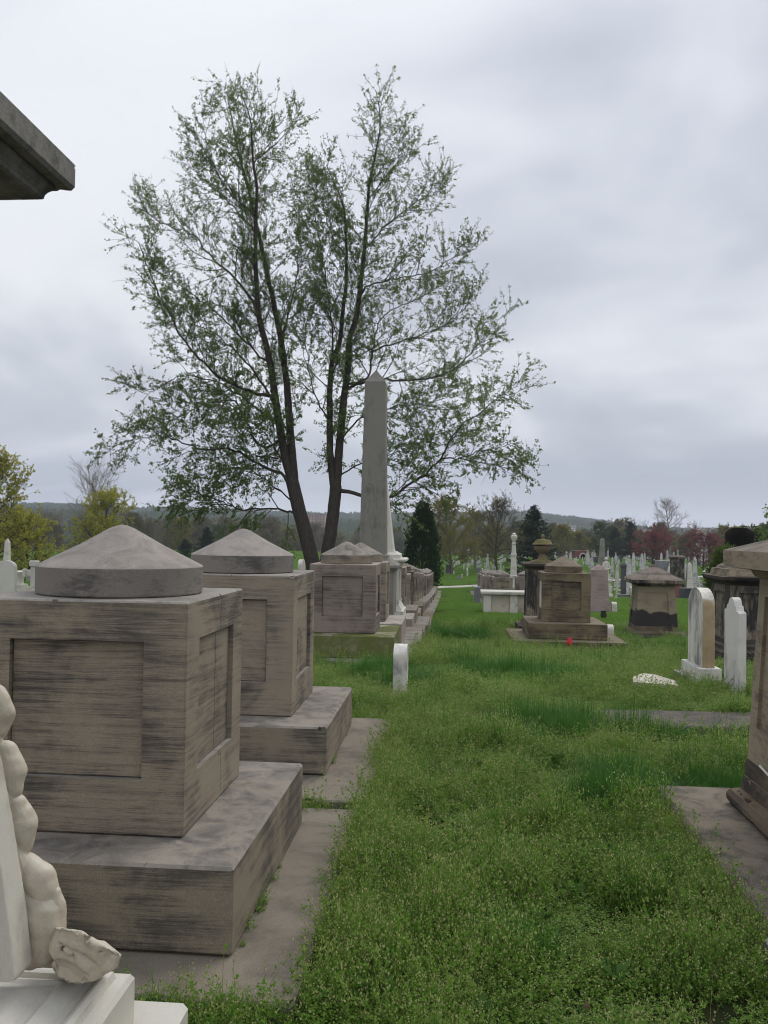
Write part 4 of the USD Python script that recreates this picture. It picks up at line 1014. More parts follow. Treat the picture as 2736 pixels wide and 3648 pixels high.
def woods_blob(seed, n=230, h=1.0):
    rg = np.random.default_rng(seed)
    d = rg.normal(size=(n, 3)); d /= np.linalg.norm(d, axis=1, keepdims=True)
    r = (.72 + .28 * rg.random(n)) * (1 + .22 * np.sin(d[:, 0] * 5 + seed) * np.cos(d[:, 1] * 4))
    P = d * r[:, None] * [.42, .42, .46] + [0, 0, .56]
    v, f = kites(P, d + rg.normal(size=(n, 3)) * .8, rg.uniform(.14, .26, n), .16, rg)
    tv, tf = tube([(0, 0, -.05), (0, 0, .5)], [.025, .015], 4)
    return [('foliage', tm(v, f), 'woods_leaf'), ('stem', tm(tv, tf), 'bark_grey')]


rg = np.random.default_rng(91)
N = 15000
wa = rg.uniform(-.56, .50, N); wr = np.where(rg.random(N) < .45, rg.uniform(520, 1150, N), rg.uniform(1150, 1760, N))
wp = np.stack([np.sin(wa) * wr, np.cos(wa) * wr, hill(wa, wr) - .6], 1)
ws = rg.uniform(9, 15, N) * np.where(wr < 1100, .9, 1.0)
instancer('/World/far_woods', [('tree_a', woods_blob(1)), ('tree_b', woods_blob(2)), ('tree_c', woods_blob(3))], wp, rg.integers(0, 3, N), np.stack([ws * rg.uniform(.9, 1.5, N), ws * rg.uniform(.9, 1.5, N), ws], 1), rg.uniform(0, 6.28, N))


# ------------------------------------------------------------------ buildings far off
def house(name, label, loc, w, d, h, wall, roof='roof_grey', rotz=0, floors=2, cols=4, cat='house', flat=False, group=None):
    t = thing(name, label, cat, loc, rotz, group=group)
    part(t, 'wall', from_m(cbox(-w / 2, w / 2, -d / 2, d / 2, -2, h, .02)), wall)
    if flat:
        part(t, 'roof', from_m(cbox(-w / 2 - .3, w / 2 + .3, -d / 2 - .3, d / 2 + .3, h + .01, h + .6, .05)), roof)
    else:
        part(t, 'roof', mv(rot(slab([(-d / 2 - .5, 0), (d / 2 + .5, 0), (0, d * .36)], w + 1), math.pi / 2), (0, 0, h + .01)), roof)
    for a in range(floors):
        for b in range(cols):
            x, z = -w / 2 + w * (b + .5) / cols, .6 + (h - .8) * a / floors
            part(t, 'window', from_m(cbox(x - w / cols * .22, x + w / cols * .22, -d / 2 - .06, -d / 2 + .05, z + .3, z + .3 + (h - .8) / floors * .55, .01)), 'pane_dark')
    return t


def on_hill(u, v, r):
    p = at_y(u, v, r); az_, rr_ = math.atan2(p[0], p[1]), math.hypot(p[0], p[1])
    return p


p = on_hill(1130, 1880, 780)
house('apartment_block', 'pinkish brick apartment block seen far off between the twin trunks', (p[0], p[1], p[2] - 4), 15, 10, 16, 'house_pink', floors=6, cols=6, cat='building', flat=True)
p = on_hill(1090, 1885, 800)
house('apartment_block', 'lower pale apartment block left of the pinkish one far off', (p[0], p[1], p[2] - 4), 10, 9, 11, 'house_white', floors=4, cols=4, cat='building', flat=True)
hl = ['small white house on the hillside left of the spruce', 'white house row on the hillside above the urn', 'low white house on the hillside right of the urn', 'long pale building far off between the crabapples', 'pale roofed house on the hill above the red crabapple']
for (u, v, r, w), lb in zip([(1802, 1880, 950, 8), (1993, 1880, 900, 9), (2035, 1886, 880, 8), (2446, 1932, 620, 16), (2290, 1902, 900, 18)], hl):
    p = on_hill(u, v, r)
    house('house', lb, (p[0], p[1], p[2] - 1.6), w, 7, 3.2, 'house_white', 'house_pink' if 'roofed' in lb else 'roof_grey', rotz=.1, floors=1, cols=4)

c = gr(2072, 1993)
t = thing('brick_vault', 'red brick burial vault with a white arched doorway on the far lawn', 'vault', (c[0], c[1], c[2] - .1), .15)
w_ = 44 * mpp(c[1]) * .6; hh = 34 * mpp(c[1])
arch = Polygon([(-w_, 0), (w_, 0), (w_, hh * .86), (0, hh), (-w_, hh * .86)])
ao = lambda r, z: [(-r, 0), (r, 0)] + [(r * math.cos(q), z + r * math.sin(q)) for q in np.linspace(0, np.pi, 13)]
part(t, 'wall', trimesh.util.concatenate([slab(list(g.exterior.coords), .5) for g in [arch.difference(Polygon([(x + w_ * .12, z) for x, z in ao(w_ * .34, hh * .36)]))]]), 'red_brick')
part(t, 'doorway', mv(slab(ao(w_ * .34, hh * .36), .1), (w_ * .12, .15, 0)), 'dark_void')
ring = Polygon(ao(w_ * .50, hh * .36)).difference(Polygon(ao(w_ * .34, hh * .36)))
part(t, 'arch_surround', mv(slab(list(ring.exterior.coords), .12), (w_ * .12, -.315, 0)), 'house_white')
part(t, 'side_wall', from_m(cbox(-w_, w_, .26, 6, 0, hh * .84, .02)), 'red_brick')
part(t, 'roof', from_m(cbox(-w_ - .2, w_ + .2, -.2, 6.1, hh * .87, hh * .97, .05)), 'roof_grey')

c = gr(2195, 1990)
s_ = mpp(c[1])
t = thing('stone_vault', 'grey stone burial vault with framed doorway on the far lawn', 'vault', (c[0], c[1], c[2] - .1), .12)
W2, H2 = 36 * s_, 52 * s_
part(t, 'wall', from_m(cbox(-W2, W2, 0, 6, 0, H2 * .92, .03)), 'concrete')
part(t, 'roof', from_m(cbox(-W2 - .15, W2 + .15, -.15, 6.1, H2 * .925, H2, .03)), 'concrete')
part(t, 'doorway', from_m(cbox(-W2 * .22, W2 * .22, -.03, .06, 0, H2 * .6, .01)), 'dark_void')
for sx in (-.34, .34):
    part(t, 'door_jamb', from_m(cbox(W2 * (sx - .05), W2 * (sx + .05), -.14, -.005, 0, H2 * .91, .01)), 'house_white')
part(t, 'lintel', from_m(cbox(-W2 * .28, W2 * .28, -.12, -.008, H2 * .66, H2 * .72, .01)), 'house_white')

c = gr(2372, 2040)
s_ = mpp(c[1])
t = thing('stone_vault', 'low grey stone vault with a round arch behind the tapered tomb', 'vault', (c[0], c[1], c[2] - .05), -.1)
ro, hb = 26 * s_, 42 * s_
body = Polygon([(-ro, -.2), (ro, -.2), (ro, hb), (-ro, hb)]).difference(Polygon([(x + ro * .3, z) for x, z in ao(ro * .28, hb * .3)]))
part(t, 'wall', slab(list(body.exterior.coords), 1.0), 'granite')
part(t, 'doorway', mv(slab(ao(ro * .28, hb * .3), .1), (ro * .3, .4, 0)), 'dark_void')
part(t, 'side_wall', from_m(cbox(-ro, ro, .51, 3, 0, hb * .98, .02)), 'granite')
t = thing('brown_pillar', 'square dark brownstone pillar beside the arched stone vault', 'pillar', hz(*at_y(2412, 2060, 62)[:2]))
part(t, 'base', sq([(.55, -.1), (.55, .35), (.48, .42)]), 'brownstone_base')
part(t, 'shaft', sq([(.42, .42), (.39, 2.6), (.46, 2.68), (.46, 2.8), (.30, 2.85)]), 'brownstone_stained')


# ------------------------------------------------------------------ markers farther off
def obelisk_marker(name, label, loc, h, w, mat, urn=False, group=None, rotz=0, ring=False, cat='obelisk'):
    t = thing(name, label, cat, loc, rotz, group=group)
    b = h * .24
    part(t, 'base', sq([(w * .62, -.15), (w * .62, b * .22), (w * .56, b * .26)]), mat)
    part(t, 'die', sq([(w * .50, b * .262), (w * .47, b * .9), (w * .54, b * .95), (w * .42, b * 1.05)]), mat)
    tp = h * (.80 if urn else .95)
    part(t, 'shaft', sq([(w * .36, b * 1.052), (w * .35, b * 1.3), (w * .22, tp * .97), (.02, tp if urn else h)]), mat)
    if ring:
        part(t, 'wreath', mv(sq([(w * .29, 0), (w * .34, .05), (w * .34, .16), (w * .28, .22)]), (0, 0, h * .58)), mat)
    if urn:
        u = h * .2
        part(t, 'urn', mv(lathe([(0, 0), (u * .2, 0), (u * .12, u * .2), (u * .26, u * .45), (u * .30, u * .68), (u * .16, u * .8), (u * .2, u * .86), (0, u)], 16), (0, 0, tp - .03)), mat, smooth=40)
    return t


c = gr(1829, 2099)
obelisk_marker('urn_obelisk', 'tall white marble obelisk topped with an urn beyond the table tomb', c, 201 * mpp(c[1]), .66, 'marble', urn=True, ring=True)
c = gr(2145, 2030)
t = thing('obelisk', 'tall plain grey obelisk showing above the pinkish pillar monument', 'obelisk', c)
hh = 112 * mpp(c[1])
part(t, 'base', sq([(.62, -.2), (.62, .4), (.5, .5)]), 'obelisk_stone')
part(t, 'shaft', sq([(.40, .502), (.24, hh * .95), (.0, hh)]), 'obelisk_stone')


def figure_m(name, label, loc, h, mat='marble', group=None, rotz=0):
    """A draped standing figure on a pedestal: only its mass can be told from here."""
    t = thing(name, label, 'statue', loc, rotz, group=group)
    b = h * .45
    part(t, 'pedestal', sq([(h * .15, -.1), (h * .15, b * .2), (h * .115, b * .28), (h * .105, b * .85), (h * .13, b * .92), (h * .13, b)]), mat)
    k = h - b
    bd = [((0, 0, b + .02), .16), ((0, 0, b + k * .3), .12), ((.01, 0, b + k * .58), .105), ((0, 0, b + k * .74), .085), ((0, 0, b + k * .80), .04)]
    s = chain([(np.array(c_), r * k) for c_, r in bd]) + sphere((0, -.01, b + k * .90), .075 * k) + chain([(np.array((.10 * k, 0, b + k * .72)), .04 * k), (np.array((.16 * k, -.06 * k, b + k * .5)), .035 * k), (np.array((.03 * k, -.13 * k, b + k * .45)), .03 * k)]) + chain([(np.array((-.10 * k, 0, b + k * .72)), .04 * k), (np.array((-.15 * k, -.06 * k, b + k * .5)), .035 * k), (np.array((-.02 * k, -.13 * k, b + k * .47)), .03 * k)])
    part(t, 'figure', carve(s, .05 * k, 4, .006, 20), mat, smooth=True)
    return t


c = gr(2158, 2132); figure_m('statue', 'white marble draped statue monument behind the pinkish pillar', (c[0], c[1], c[2]), 146 * mpp(c[1]))
c = gr(2220, 2132)
t = thing('granite_pillar', 'dark grey square granite pillar on a wide base, middle of the right lawn', 'pillar', c)
k = mpp(c[1])
part(t, 'base', from_m(cbox(-21 * k, 21 * k, -.4, .4, -.1, 16 * k, .02)), 'granite')
part(t, 'shaft', sq([(8.5 * k, 16.2 * k), (7.8 * k, 108 * k), (9.5 * k, 110 * k), (9.5 * k, 118 * k), (6 * k, 124 * k)]), 'granite_dark')
c = gr(2243, 2118); obelisk_marker('small_obelisk', 'slim white obelisk right beside the dark granite pillar', c, 80 * mpp(c[1]), .40, 'marble')
c = gr(2252, 2134); tablet('headstone', 'leaning grey white tablet at the right foot of the granite pillar', (c[0], c[1], c[2]), .42, 44 * mpp(c[1]), .10, 'arch', 'marble_stained', tilt=(0, -9, 0))
c = gr(2193, 2138)


def cross_m(name, label, loc, h, mat='marble', group=None, rotz=0, tilt=None):
    t = thing(name, label, 'cross', loc, rotz, group=group, tilt=tilt)
    w = h * .055
    part(t, 'base', sq([(w * 2.6, -.1), (w * 2.6, h * .10), (w * 1.9, h * .12), (w * 1.8, h * .22)]), mat)
    part(t, 'cross', from_m(cbox(-w, w, -w, w, h * .222, h, .01) + cbox(-h * .24, h * .24, -w * .98, w * .98, h * .66, h * .80, .01)), mat)
    return t


cross_m('cross', 'small white marble cross with a broken arm near the pinkish pillar', (c[0], c[1], c[2]), 50 * mpp(c[1]), tilt=(0, 8, 0))
c = gr(2247, 2194)
t = thing('metal_stake', 'thin dark metal grave stake on the lawn left of the tapered tomb', 'stake', c)
part(t, 'rod', lathe([(0, -.2), (.012, -.2), (.012, .34), (0, .34)], 8), 'iron'); part(t, 'disc', mv(rot(lathe([(0, 0), (.045, 0), (.045, .012), (0, .012)], 16), math.pi / 2, (1, 0, 0)), (0, 0, .38)), 'iron')
c = gr(2150, 2212)
t = thing('dark_vase', 'small dark iron flower vase behind the white stone by the olive cenotaph', 'vase', c)
part(t, 'vase', lathe([(0, -.05), (.05, -.05), (.04, .02), (.085, .12), (.10, .2), (.075, .28), (.09, .32), (.0, .30)], 18), 'iron', smooth=40)
c = at_y(2028, 2300, 17.02)
t = thing('red_flower', 'single red tulip at the plinth of the olive cenotaph', 'flower', (c[0], 16.98, float(H(c[0], 16.98))))
part(t, 'stem', tm(*tube([(0, 0, 0), (.005, 0, .1), (0, 0, c[2] - float(H(c[0], 16.98)) - .04)], .005, 5)), 'grass_blade')
zf = c[2] - float(H(c[0], 16.98)) - .05
for k in range(6):
    a = k * np.pi / 3
    part(t, 'petal', rot(from_m(m3.Manifold.hull_points(np.array([(0, 0, 0), (-.03, .022, .05), (.03, .022, .05), (0, .045, .055), (-.022, .03, .09), (.022, .03, .09), (0, .018, .135)], float))), a), 'red_petal').GetPrim if False else part(t, 'petal', mv(rot(from_m(m3.Manifold.hull_points(np.array([(0, 0, 0), (-.03, .022, .05), (.03, .022, .05), (0, .045, .055), (-.022, .03, .09), (.022, .03, .09), (0, .018, .135)], float) * 1.45)), a), (0, 0, zf + .02)), 'red_petal')

# left background
tablet('headstone', 'large white round topped headstone at the left edge behind the nearest cenotaph', hz(*at_y(22, 2015, 24)[:2]), .62, 1.55, .14, 'arch', 'marble', rotz=math.pi / 2 - .1)
c = at_y(68, 2050, 34)
t = thing('short_column', 'short white column with a swelling cap at the far left', 'monument', hz(c[0], 34))
part(t, 'base', sq([(.34, -.1), (.34, .16), (.26, .2), (.26, .62)]), 'marble'); part(t, 'column', mv(lathe([(0, 0), (.20, 0), (.18, .06), (.18, .34), (.24, .42), (.24, .5), (.1, .55), (0, .55)], 20), (0, 0, .62)), 'marble', smooth=40)
c = at_y(122, 2020, 33)
t = thing('carved_cross', 'rugged white marble cross of stacked blocks left of the nearest cenotaph cap', 'cross', hz(c[0], 33), .35)
part(t, 'base', sq([(.36, -.1), (.36, .25), (.26, .3), (.24, .55)]), 'marble')
part(t, 'cross', carve(cbox(-.12, .12, -.12, .12, .55, 1.55, .02) + cbox(-.36, .36, -.11, .11, .98, 1.22, .02) + cbox(-.17, .17, -.16, .16, 1.36, 1.58, .02) + cbox(-.42, -.28, -.15, .15, .94, 1.26, .02) + cbox(.28, .42, -.15, .15, .94, 1.26, .02), .04, 2, .008, 14), 'marble', smooth=True)
c = at_y(25, 2005, 52)
obelisk_marker('small_obelisk', 'thin white obelisk showing behind the round topped headstone at far left', hz(c[0], 52), 3.1, .55, 'marble')

c = gr(2532, 2150)
t = thing('dome_monument', 'white marble monument with round dome roof and finial behind the dark pedestal', 'monument', (c[0], c[1], c[2]))
k = mpp(c[1])
part(t, 'base', sq([(22 * k, -.1), (22 * k, 10 * k), (17 * k, 14 * k)]), 'marble')
part(t, 'pedestal', lathe([(0, 14 * k), (14 * k, 14 * k), (12 * k, 20 * k), (12 * k, 84 * k), (14 * k, 88 * k), (0, 88 * k)], 24), 'marble', smooth=30)
for a in range(4):
    part(t, 'column', mv(lathe([(0, 88 * k), (3 * k, 88 * k), (2.4 * k, 90 * k), (2.4 * k, 104 * k), (3.2 * k, 106 * k), (0, 106 * k)], 12), (9 * k * math.cos(a * 1.571 + .6), 9 * k * math.sin(a * 1.571 + .6), 0)), 'marble_soot', smooth=40)
part(t, 'dome', lathe([(0, 106 * k), (18 * k, 106.5 * k), (27 * k, 109 * k), (27 * k, 111 * k), (20 * k, 115 * k), (12 * k, 120 * k), (6 * k, 125 * k), (2.5 * k, 128 * k), (2 * k, 130 * k), (3.5 * k, 133 * k), (2 * k, 136 * k), (0, 137 * k)], 32), 'marble', smooth=30)
c = gr(2455, 2128); obelisk_marker('small_obelisk', 'white obelisk with flat cap above the tall arched headstone', c, 122 * mpp(c[1]), .62, 'marble')
c = gr(2386, 2062); obelisk_marker('small_obelisk', 'white obelisk with ball tip directly behind the tapered tomb lid', c, 55 * mpp(c[1]), .6, 'marble', urn=True)
c = gr(2441, 2140)
tablet('headstone', 'squat dark grey granite stone left of the tall arched headstone', (c[0], c[1], c[2]), .5, .80, .72, 'flat', 'granite_dark')
c = gr(2395, 2135)
t = thing('brick_tomb', 'brown brick tomb base glimpsed right of the tapered tomb', 'tomb', (c[0] + .1, c[1] + .6, c[2]))
part(t, 'wall', from_m(cbox(-.55, .55, -.5, .5, -.2, .95, .01)), 'red_brick'); part(t, 'slab', from_m(cbox(-.62, .62, -.57, .57, .952, 1.05, .01)), 'brownstone_stained')
c = gr(2497, 2010)
t = thing('pale_shaft', 'pale tall slender shaft rising between the two crabapples', 'obelisk', c)
part(t, 'shaft', sq([(1.0, -.1), (.62, 120 * mpp(c[1])), (0, 124 * mpp(c[1]))]), 'sandstone_clean')

RECTS += [(3.165, 11.15, .22, .50), (3.29, 10.2, .05, .25), (2.28, 9.72, .20, .10), (-.477, 8.95, .06, .18)]
# the crowd of small markers on the far lawn: built once per kind, copied
rg = np.random.default_rng(123)
AREAS = [('on the far lawn beyond the path, left of the tall urn obelisk', (1590, 2000, 1800, 2072), 44), ('on the lawn around the budding tree and dark conifer', (1780, 1985, 1990, 2040), 22),
         ('on the far lawn in front of the red brick vault', (2000, 1986, 2130, 2050), 46), ('on the far lawn between the grey obelisk and the crabapple', (2160, 1990, 2300, 2110), 44),
         ('on the far lawn under and behind the red crabapple', (2280, 1985, 2440, 2040), 34), ('on the far lawn between the two crabapples', (2400, 1982, 2520, 2020), 34), ('below the dusky crabapple near the white dome monument', (2440, 2050, 2530, 2120), 18),
         ('at the far left between cenotaph and yellow green trees', (-40, 2035, 160, 2075), 9)]
SRC = {}


def marker(kind, label, loc, group, rz, s):
    if kind in SRC:
        return dup(SRC[kind], label, loc, rz, s, group)
    h = {'white_headstone': .8, 'white_obelisk': 2.6, 'grey_headstone': .8, 'white_cross': 1.3, 'urn_marker': 2.2, 'grey_block': .9}[kind]
    if kind == 'white_headstone': t = tablet(kind, label, loc, .5, h, .12, 'arch', 'marble_far', rotz=rz, group=group)
    elif kind == 'grey_headstone': t = tablet(kind, label, loc, .55, h, .14, 'arch', 'granite', rotz=rz, group=group)
    elif kind == 'grey_block': t = tablet(kind, label, loc, .7, h, .4, 'flat', 'granite_dark', rotz=rz, group=group, base=[(.9, .6, .2)])
    elif kind == 'white_obelisk': t = obelisk_marker(kind, label, loc, h, .5, 'marble_far', group=group, rotz=rz)
    elif kind == 'urn_marker': t = obelisk_marker(kind, label, loc, h, .55, 'marble_far', urn=True, group=group, rotz=rz)
    else: t = cross_m(kind, label, loc, h, 'marble_far', group=group, rotz=rz)
    SRC[kind] = t
    return t


WORDS = dict(white_headstone='small white headstone', white_obelisk='small white obelisk', grey_headstone='small grey headstone', white_cross='small white cross', urn_marker='white urn obelisk', grey_block='dark granite block')
for where, (u0, v0, u1, v1), n in AREAS:
    done = []
    for k in range(n):
        for _ in range(30):
            u, v = rg.uniform(u0, u1), v0 + (v1 - v0) * rg.random() ** 1.3
            c = gr(u, v)
            if c[1] > 205 or abs((c[1] - 69.5 - 1.03 * c[0]) / 1.436) < 2.2: continue
            if all(math.hypot(c[0] - q[0], c[1] - q[1]) > 1.3 for q in done) and all(abs(c[0] - r[0]) > r[2] + .5 or abs(c[1] - r[1]) > r[3] + .5 for r in RECTS): break
        else:
            continue
        done.append(c)
        kind = str(rg.choice(list(WORDS), p=[.50, .12, .13, .08, .08, .09]))
        lab = WORDS[kind] + ' ' + where
        assert len(lab.split()) <= 16, lab
        marker(kind, lab, (c[0], c[1], float(H(c[0], c[1])) - .03), lab + ' (several)', (rg.random() < .3) * 1.57 + rg.normal() * .15, rg.uniform(.6, 1.1))

# ------------------------------------------------------------------ grass and weeds
def ribbon(P, W, side_v):
    """A thin upright strip along the points P (n, k, 3), width W (n, k), as a pair of edges."""
    n, k = P.shape[:2]
    v = np.stack([P - side_v[:, None] * W[..., None] / 2, P + side_v[:, None] * W[..., None] / 2], 2).reshape(n, 2 * k, 3)
    b = np.arange(n)[:, None, None] * 2 * k; j = np.arange(k - 1)[None, :, None] * 2
    f = np.concatenate([b + j + np.array([0, 1, 3]), b + j + np.array([0, 3, 2])], 1).reshape(-1, 3)
    return v.reshape(-1, 3), f


def weed_clump(seed, n=34, R=.11, hmin=.05, hmax=.19, buds=True):
    rg = np.random.default_rng(seed)
    a, r = rg.uniform(0, 6.283, n), R * np.sqrt(rg.random(n))
    p0 = np.stack([r * np.cos(a), r * np.sin(a), -.02 + 0 * a], 1)
    h = rg.uniform(hmin, hmax, n) * rg.uniform(.6, 1.15, n)
    ln = rg.normal(size=(n, 2)) * .35
    s = np.linspace(0, 1, 4)
    P = p0[:, None] + np.stack([ln[:, None, 0] * h[:, None] * s ** 1.7, ln[:, None, 1] * h[:, None] * s ** 1.7, h[:, None] * s * (1 - .15 * s)], 2)
    sv = np.stack([np.cos(a + 1.3), np.sin(a + 1.3), 0 * a], 1)
    st = ribbon(P, np.repeat([[.0022, .0018, .0014, .0010]], n, 0), sv)
    q = rg.random((n, 11)) ** .8
    idx = np.minimum((q * 3).astype(int), 2); fr = q * 3 - idx
    I = np.arange(n)[:, None]
    L = (P[I, idx] + (P[I, idx + 1] - P[I, idx]) * fr[..., None]).reshape(-1, 3)
    D = np.stack([rg.normal(size=len(L)), rg.normal(size=len(L)), rg.uniform(-.2, .9, len(L))], 1)
    sz = rg.uniform(.009, .021, len(L)) * (1.2 - .45 * q.ravel())
    lv = kites(L, D, sz, sz * .55, rg)
    out = [('leaves', tm(*lv), 'weed_leaf'), ('stems', tm(*st), 'weed_stem')]
    if buds:
        B = np.repeat(P[:, -1], 3, 0) + rg.normal(size=(3 * n, 3)) * [.008, .008, .012]
        z = rg.uniform(.005, .010, len(B))
        out.append(('buds', tm(*kites(B, rg.normal(size=(len(B), 3)) + [0, 0, .6], z, z * .75, rg)), 'weed_bud'))
    return out


def grass_tuft(seed, n=55, R=.09, hmin=.08, hmax=.22, w=.0042, lean=.55, mat='grass_blade'):
    rg = np.random.default_rng(seed)
    a, r = rg.uniform(0, 6.283, n), R * np.sqrt(rg.random(n))
    p0 = np.stack([r * np.cos(a), r * np.sin(a), -.02 + 0 * a], 1)
    h = rg.uniform(hmin, hmax, n)
    b = a + rg.normal(size=n) * .8
    le = np.abs(rg.normal(size=n)) * lean
    s = np.linspace(0, 1, 4)
    P = p0[:, None] + np.stack([np.cos(b)[:, None] * (le * h)[:, None] * s ** 2, np.sin(b)[:, None] * (le * h)[:, None] * s ** 2, h[:, None] * (s - .25 * np.minimum(le, 1.2)[:, None] * s ** 2.5)], 2)
    sv = np.stack([-np.sin(b), np.cos(b), 0 * b], 1)
    return [('blades', tm(*ribbon(P, np.repeat([[w, w * .9, w * .65, w * .08]], n, 0), sv)), mat)]


def lawn_patch(seed, n=620, R=.45, mat='lawn_blade', hmin=.04, hmax=.13, w=.007, lw=.022):
    rg = np.random.default_rng(seed)
    g = grass_tuft(seed, n, R, hmin, hmax, w, .6, mat)
    m_ = 420
    a, r = rg.uniform(0, 6.283, m_), R * np.sqrt(rg.random(m_))
    L = np.stack([r * np.cos(a), r * np.sin(a), rg.uniform(.02, hmax * .9, m_)], 1)
    sz = rg.uniform(lw * .6, lw * 1.3, m_)
    return g + [('leaves', tm(*kites(L, rg.normal(size=(m_, 3)) + [0, 0, .5], sz, sz * .6, rg)), 'weed_leaf')]


def visible(P, mu=160, top=2000):
    d = P - np.array([0, 0, EYE]); w = d @ FWD
    u, v = 1368 + F * (d @ RGT) / np.maximum(w, .01), 1824 - F * (d @ UPV) / np.maximum(w, .01)
    return (w > .3) & (u > -mu) & (u < 2736 + mu) & (v < 3648 + 420)


def free(x, y, pad):
    ok = np.ones(len(x), bool)
    for cx_, cy_, hx, hy in RECTS:
        ok &= (np.abs(x - cx_) > hx + pad) | (np.abs(y - cy_) > hy + pad)
    return ok


def lush(x, y):
    """Where the dark long grass grows instead of the pale weeds."""
    n = meshkit.fbm(np.stack([x * .75 + 3.1, y * .55 + 1.7, 0 * x], -1), 4, 17)
    spots = [(.46, 7.75, .75, .5), (1.05, 11.2, 1.0, .6), (.32, 3.62, .26, .17), (.1, 14.0, .9, .7), (1.0, 19.5, 1.6, 1.2), (2.6, 9.6, .7, .3), (1.5, 5.9, .35, .25), (-.2, 9.7, .5, .3)]
    for sx, sy, rx_, ry_ in spots:
        n = n + .32 * np.exp(-((x - sx) / rx_) ** 2 - ((y - sy) / ry_) ** 2)
    return n


def scatter(rg, y0, y1, dens, half, x0=-8.0):
    n = int((y1 - y0) * (half(y1) - max(x0, -half(y1))) * dens)
    y = rg.uniform(y0, y1, n); x = rg.uniform(max(x0, -half(y1)), half(y1), n)
    P = np.stack([x, y, H(x, y)], 1)
    k = visible(P)
    return P[k]


rg = np.random.default_rng(200)
hw_ = lambda y: .75 + y * .40
wP, wI, wS = [], [], []
gP, gI, gS = [], [], []
for y0, y1, dens, sc in [(1.2, 4.2, 230, .92), (4.2, 7.0, 160, 1.08), (7.0, 11.0, 96, 1.3), (11.0, 16.0, 46, 1.6), (16, 24, 26, 1.9)]:
    P = scatter(rg, y0, y1, dens, hw_)
    P = P[free(P[:, 0], P[:, 1], .07)]
    L = lush(P[:, 0], P[:, 1]) + rg.normal(size=len(P)) * .035
    isg = L > (.63 if y0 < 9 else .66)
    tuft = meshkit.fbm(P * [3.2, 3.2, 0] + 4, 3, 77)
    k = rg.random(len(P)) < np.clip(.45 + (tuft - .36) * 5, .34, 1)
    P, L, isg, tuft = P[k], L[k], isg[k], tuft[k]
    tall = (meshkit.fbm(P * [1.3, 1.3, 0] + 9, 3, 31) - .5) * 1.5 + 1.0 + (tuft - .5) * 3.0
    s = sc * rg.uniform(.75, 1.25, len(P))
    S = np.stack([s, s, np.clip(tall, .3, 2.2) * s * (.92 if sc > 1.2 else 1.0)], 1)
    wP.append(P[~isg]); wS.append(S[~isg] * [1, 1, 1 if y0 < 7 else (.8 if y0 < 9 else .62)]); gP.append(P[isg]); gS.append(S[isg] * [1, 1, .85 if y0 < 9 else .62])
    mixg = rg.random(len(P)) < .10
    gP.append(P[mixg & ~isg] + [.03, .02, 0]); gS.append(S[mixg & ~isg] * [.7, .7, .8])
wP, wS, gP, gS = map(np.vstack, (wP, wS, gP, gS))
# tall straggling weeds along the kerb of the plinths
ex, ey = [], []
for cx_, cy_, hx, hy in RECTS[:4] + RECTS[4:5]:
    n = int(150 if cy_ < 8 else 60)
    ey.append(rg.uniform(cy_ - hy - .1, cy_ + hy + .1, n)); ex.append(cx_ + (hx if cx_ < 0 else -hx) + (1 if cx_ < 0 else -1) * np.abs(rg.normal(size=n)) * .09 + (.03 if cx_ < 0 else -.03))
    ex.append(rg.uniform(cx_ - hx, cx_ + hx, n // 2)); ey.append(cy_ - hy - .05 - np.abs(rg.normal(size=n // 2)) * .08)
n = 130
ey.append(rg.uniform(3.7, 5.6, n)); ex.append(1.32 - np.abs(rg.normal(size=n)) * .07 - .03)
ex, ey = np.concatenate(ex), np.concatenate(ey)
eP = np.stack([ex, ey, H(ex, ey)], 1); eP = eP[visible(eP) & free(ex, ey, .012)]
es = rg.uniform(.75, 1.25, len(eP)) * np.clip(eP[:, 1] / 9, .9, 1.4)
eS = np.stack([es, es, es * rg.uniform(1.0, 1.7, len(eP))], 1)
allP = np.vstack([wP, eP]); allS = np.vstack([wS, eS])
pi = instancer('/World/weeds', [(f'weed_{k}', weed_clump(300 + k, n=38)) for k in 'abcd'] if False else [('weed_' + 'abcd'[k], weed_clump(300 + k, n=38)) for k in range(4)], allP, rg.integers(0, 4, len(allP)), allS, rg.uniform(0, 6.28, len(allP)))
tag(pi, 'pale green chickweed and seedling weeds covering the aisle between the monuments', 'weeds')
pi = instancer('/World/grass', [('tuft_' + 'abc'[k], grass_tuft(330 + k, n=60)) for k in range(3)], gP, rg.integers(0, 3, len(gP)), gS, rg.uniform(0, 6.28, len(gP)))
tag(pi, 'darker long grass growing in patches among the weeds', 'grass')
# broad leaved rosettes and dry stalks among the weeds
def rosette(seed):
    rg = np.random.default_rng(seed)
    n = 11
    a = np.arange(n) * 2.4 + rg.normal(size=n) * .2
    d = np.stack([np.cos(a), np.sin(a), rg.uniform(.35, 1.1, n)], 1)
    L = rg.uniform(.07, .13, n)
    v1, f1 = kites(np.zeros((n, 3)) + [0, 0, .01], d, L, L * .42, rg)
    return [('leaves', tm(v1, f1), 'broad_leaf')]


def stalks(seed):
    rg = np.random.default_rng(seed)
    n = 5
    p0 = rg.normal(size=(n, 3)) * [.03, .03, 0]
    d = rg.normal(size=(n, 2)) * .16
    s_ = np.linspace(0, 1, 4)
    P = p0[:, None] + np.stack([d[:, None, 0] * s_ ** 1.5, d[:, None, 1] * s_ ** 1.5, rg.uniform(.16, .30, n)[:, None] * s_], 2)
    return [('stalks', tm(*ribbon(P, np.repeat([[.0026, .0022, .0018, .0012]], n, 0), np.stack([np.cos(d[:, 0] * 40), np.sin(d[:, 0] * 40), 0 * d[:, 0]], 1))), 'dry_stalk')]


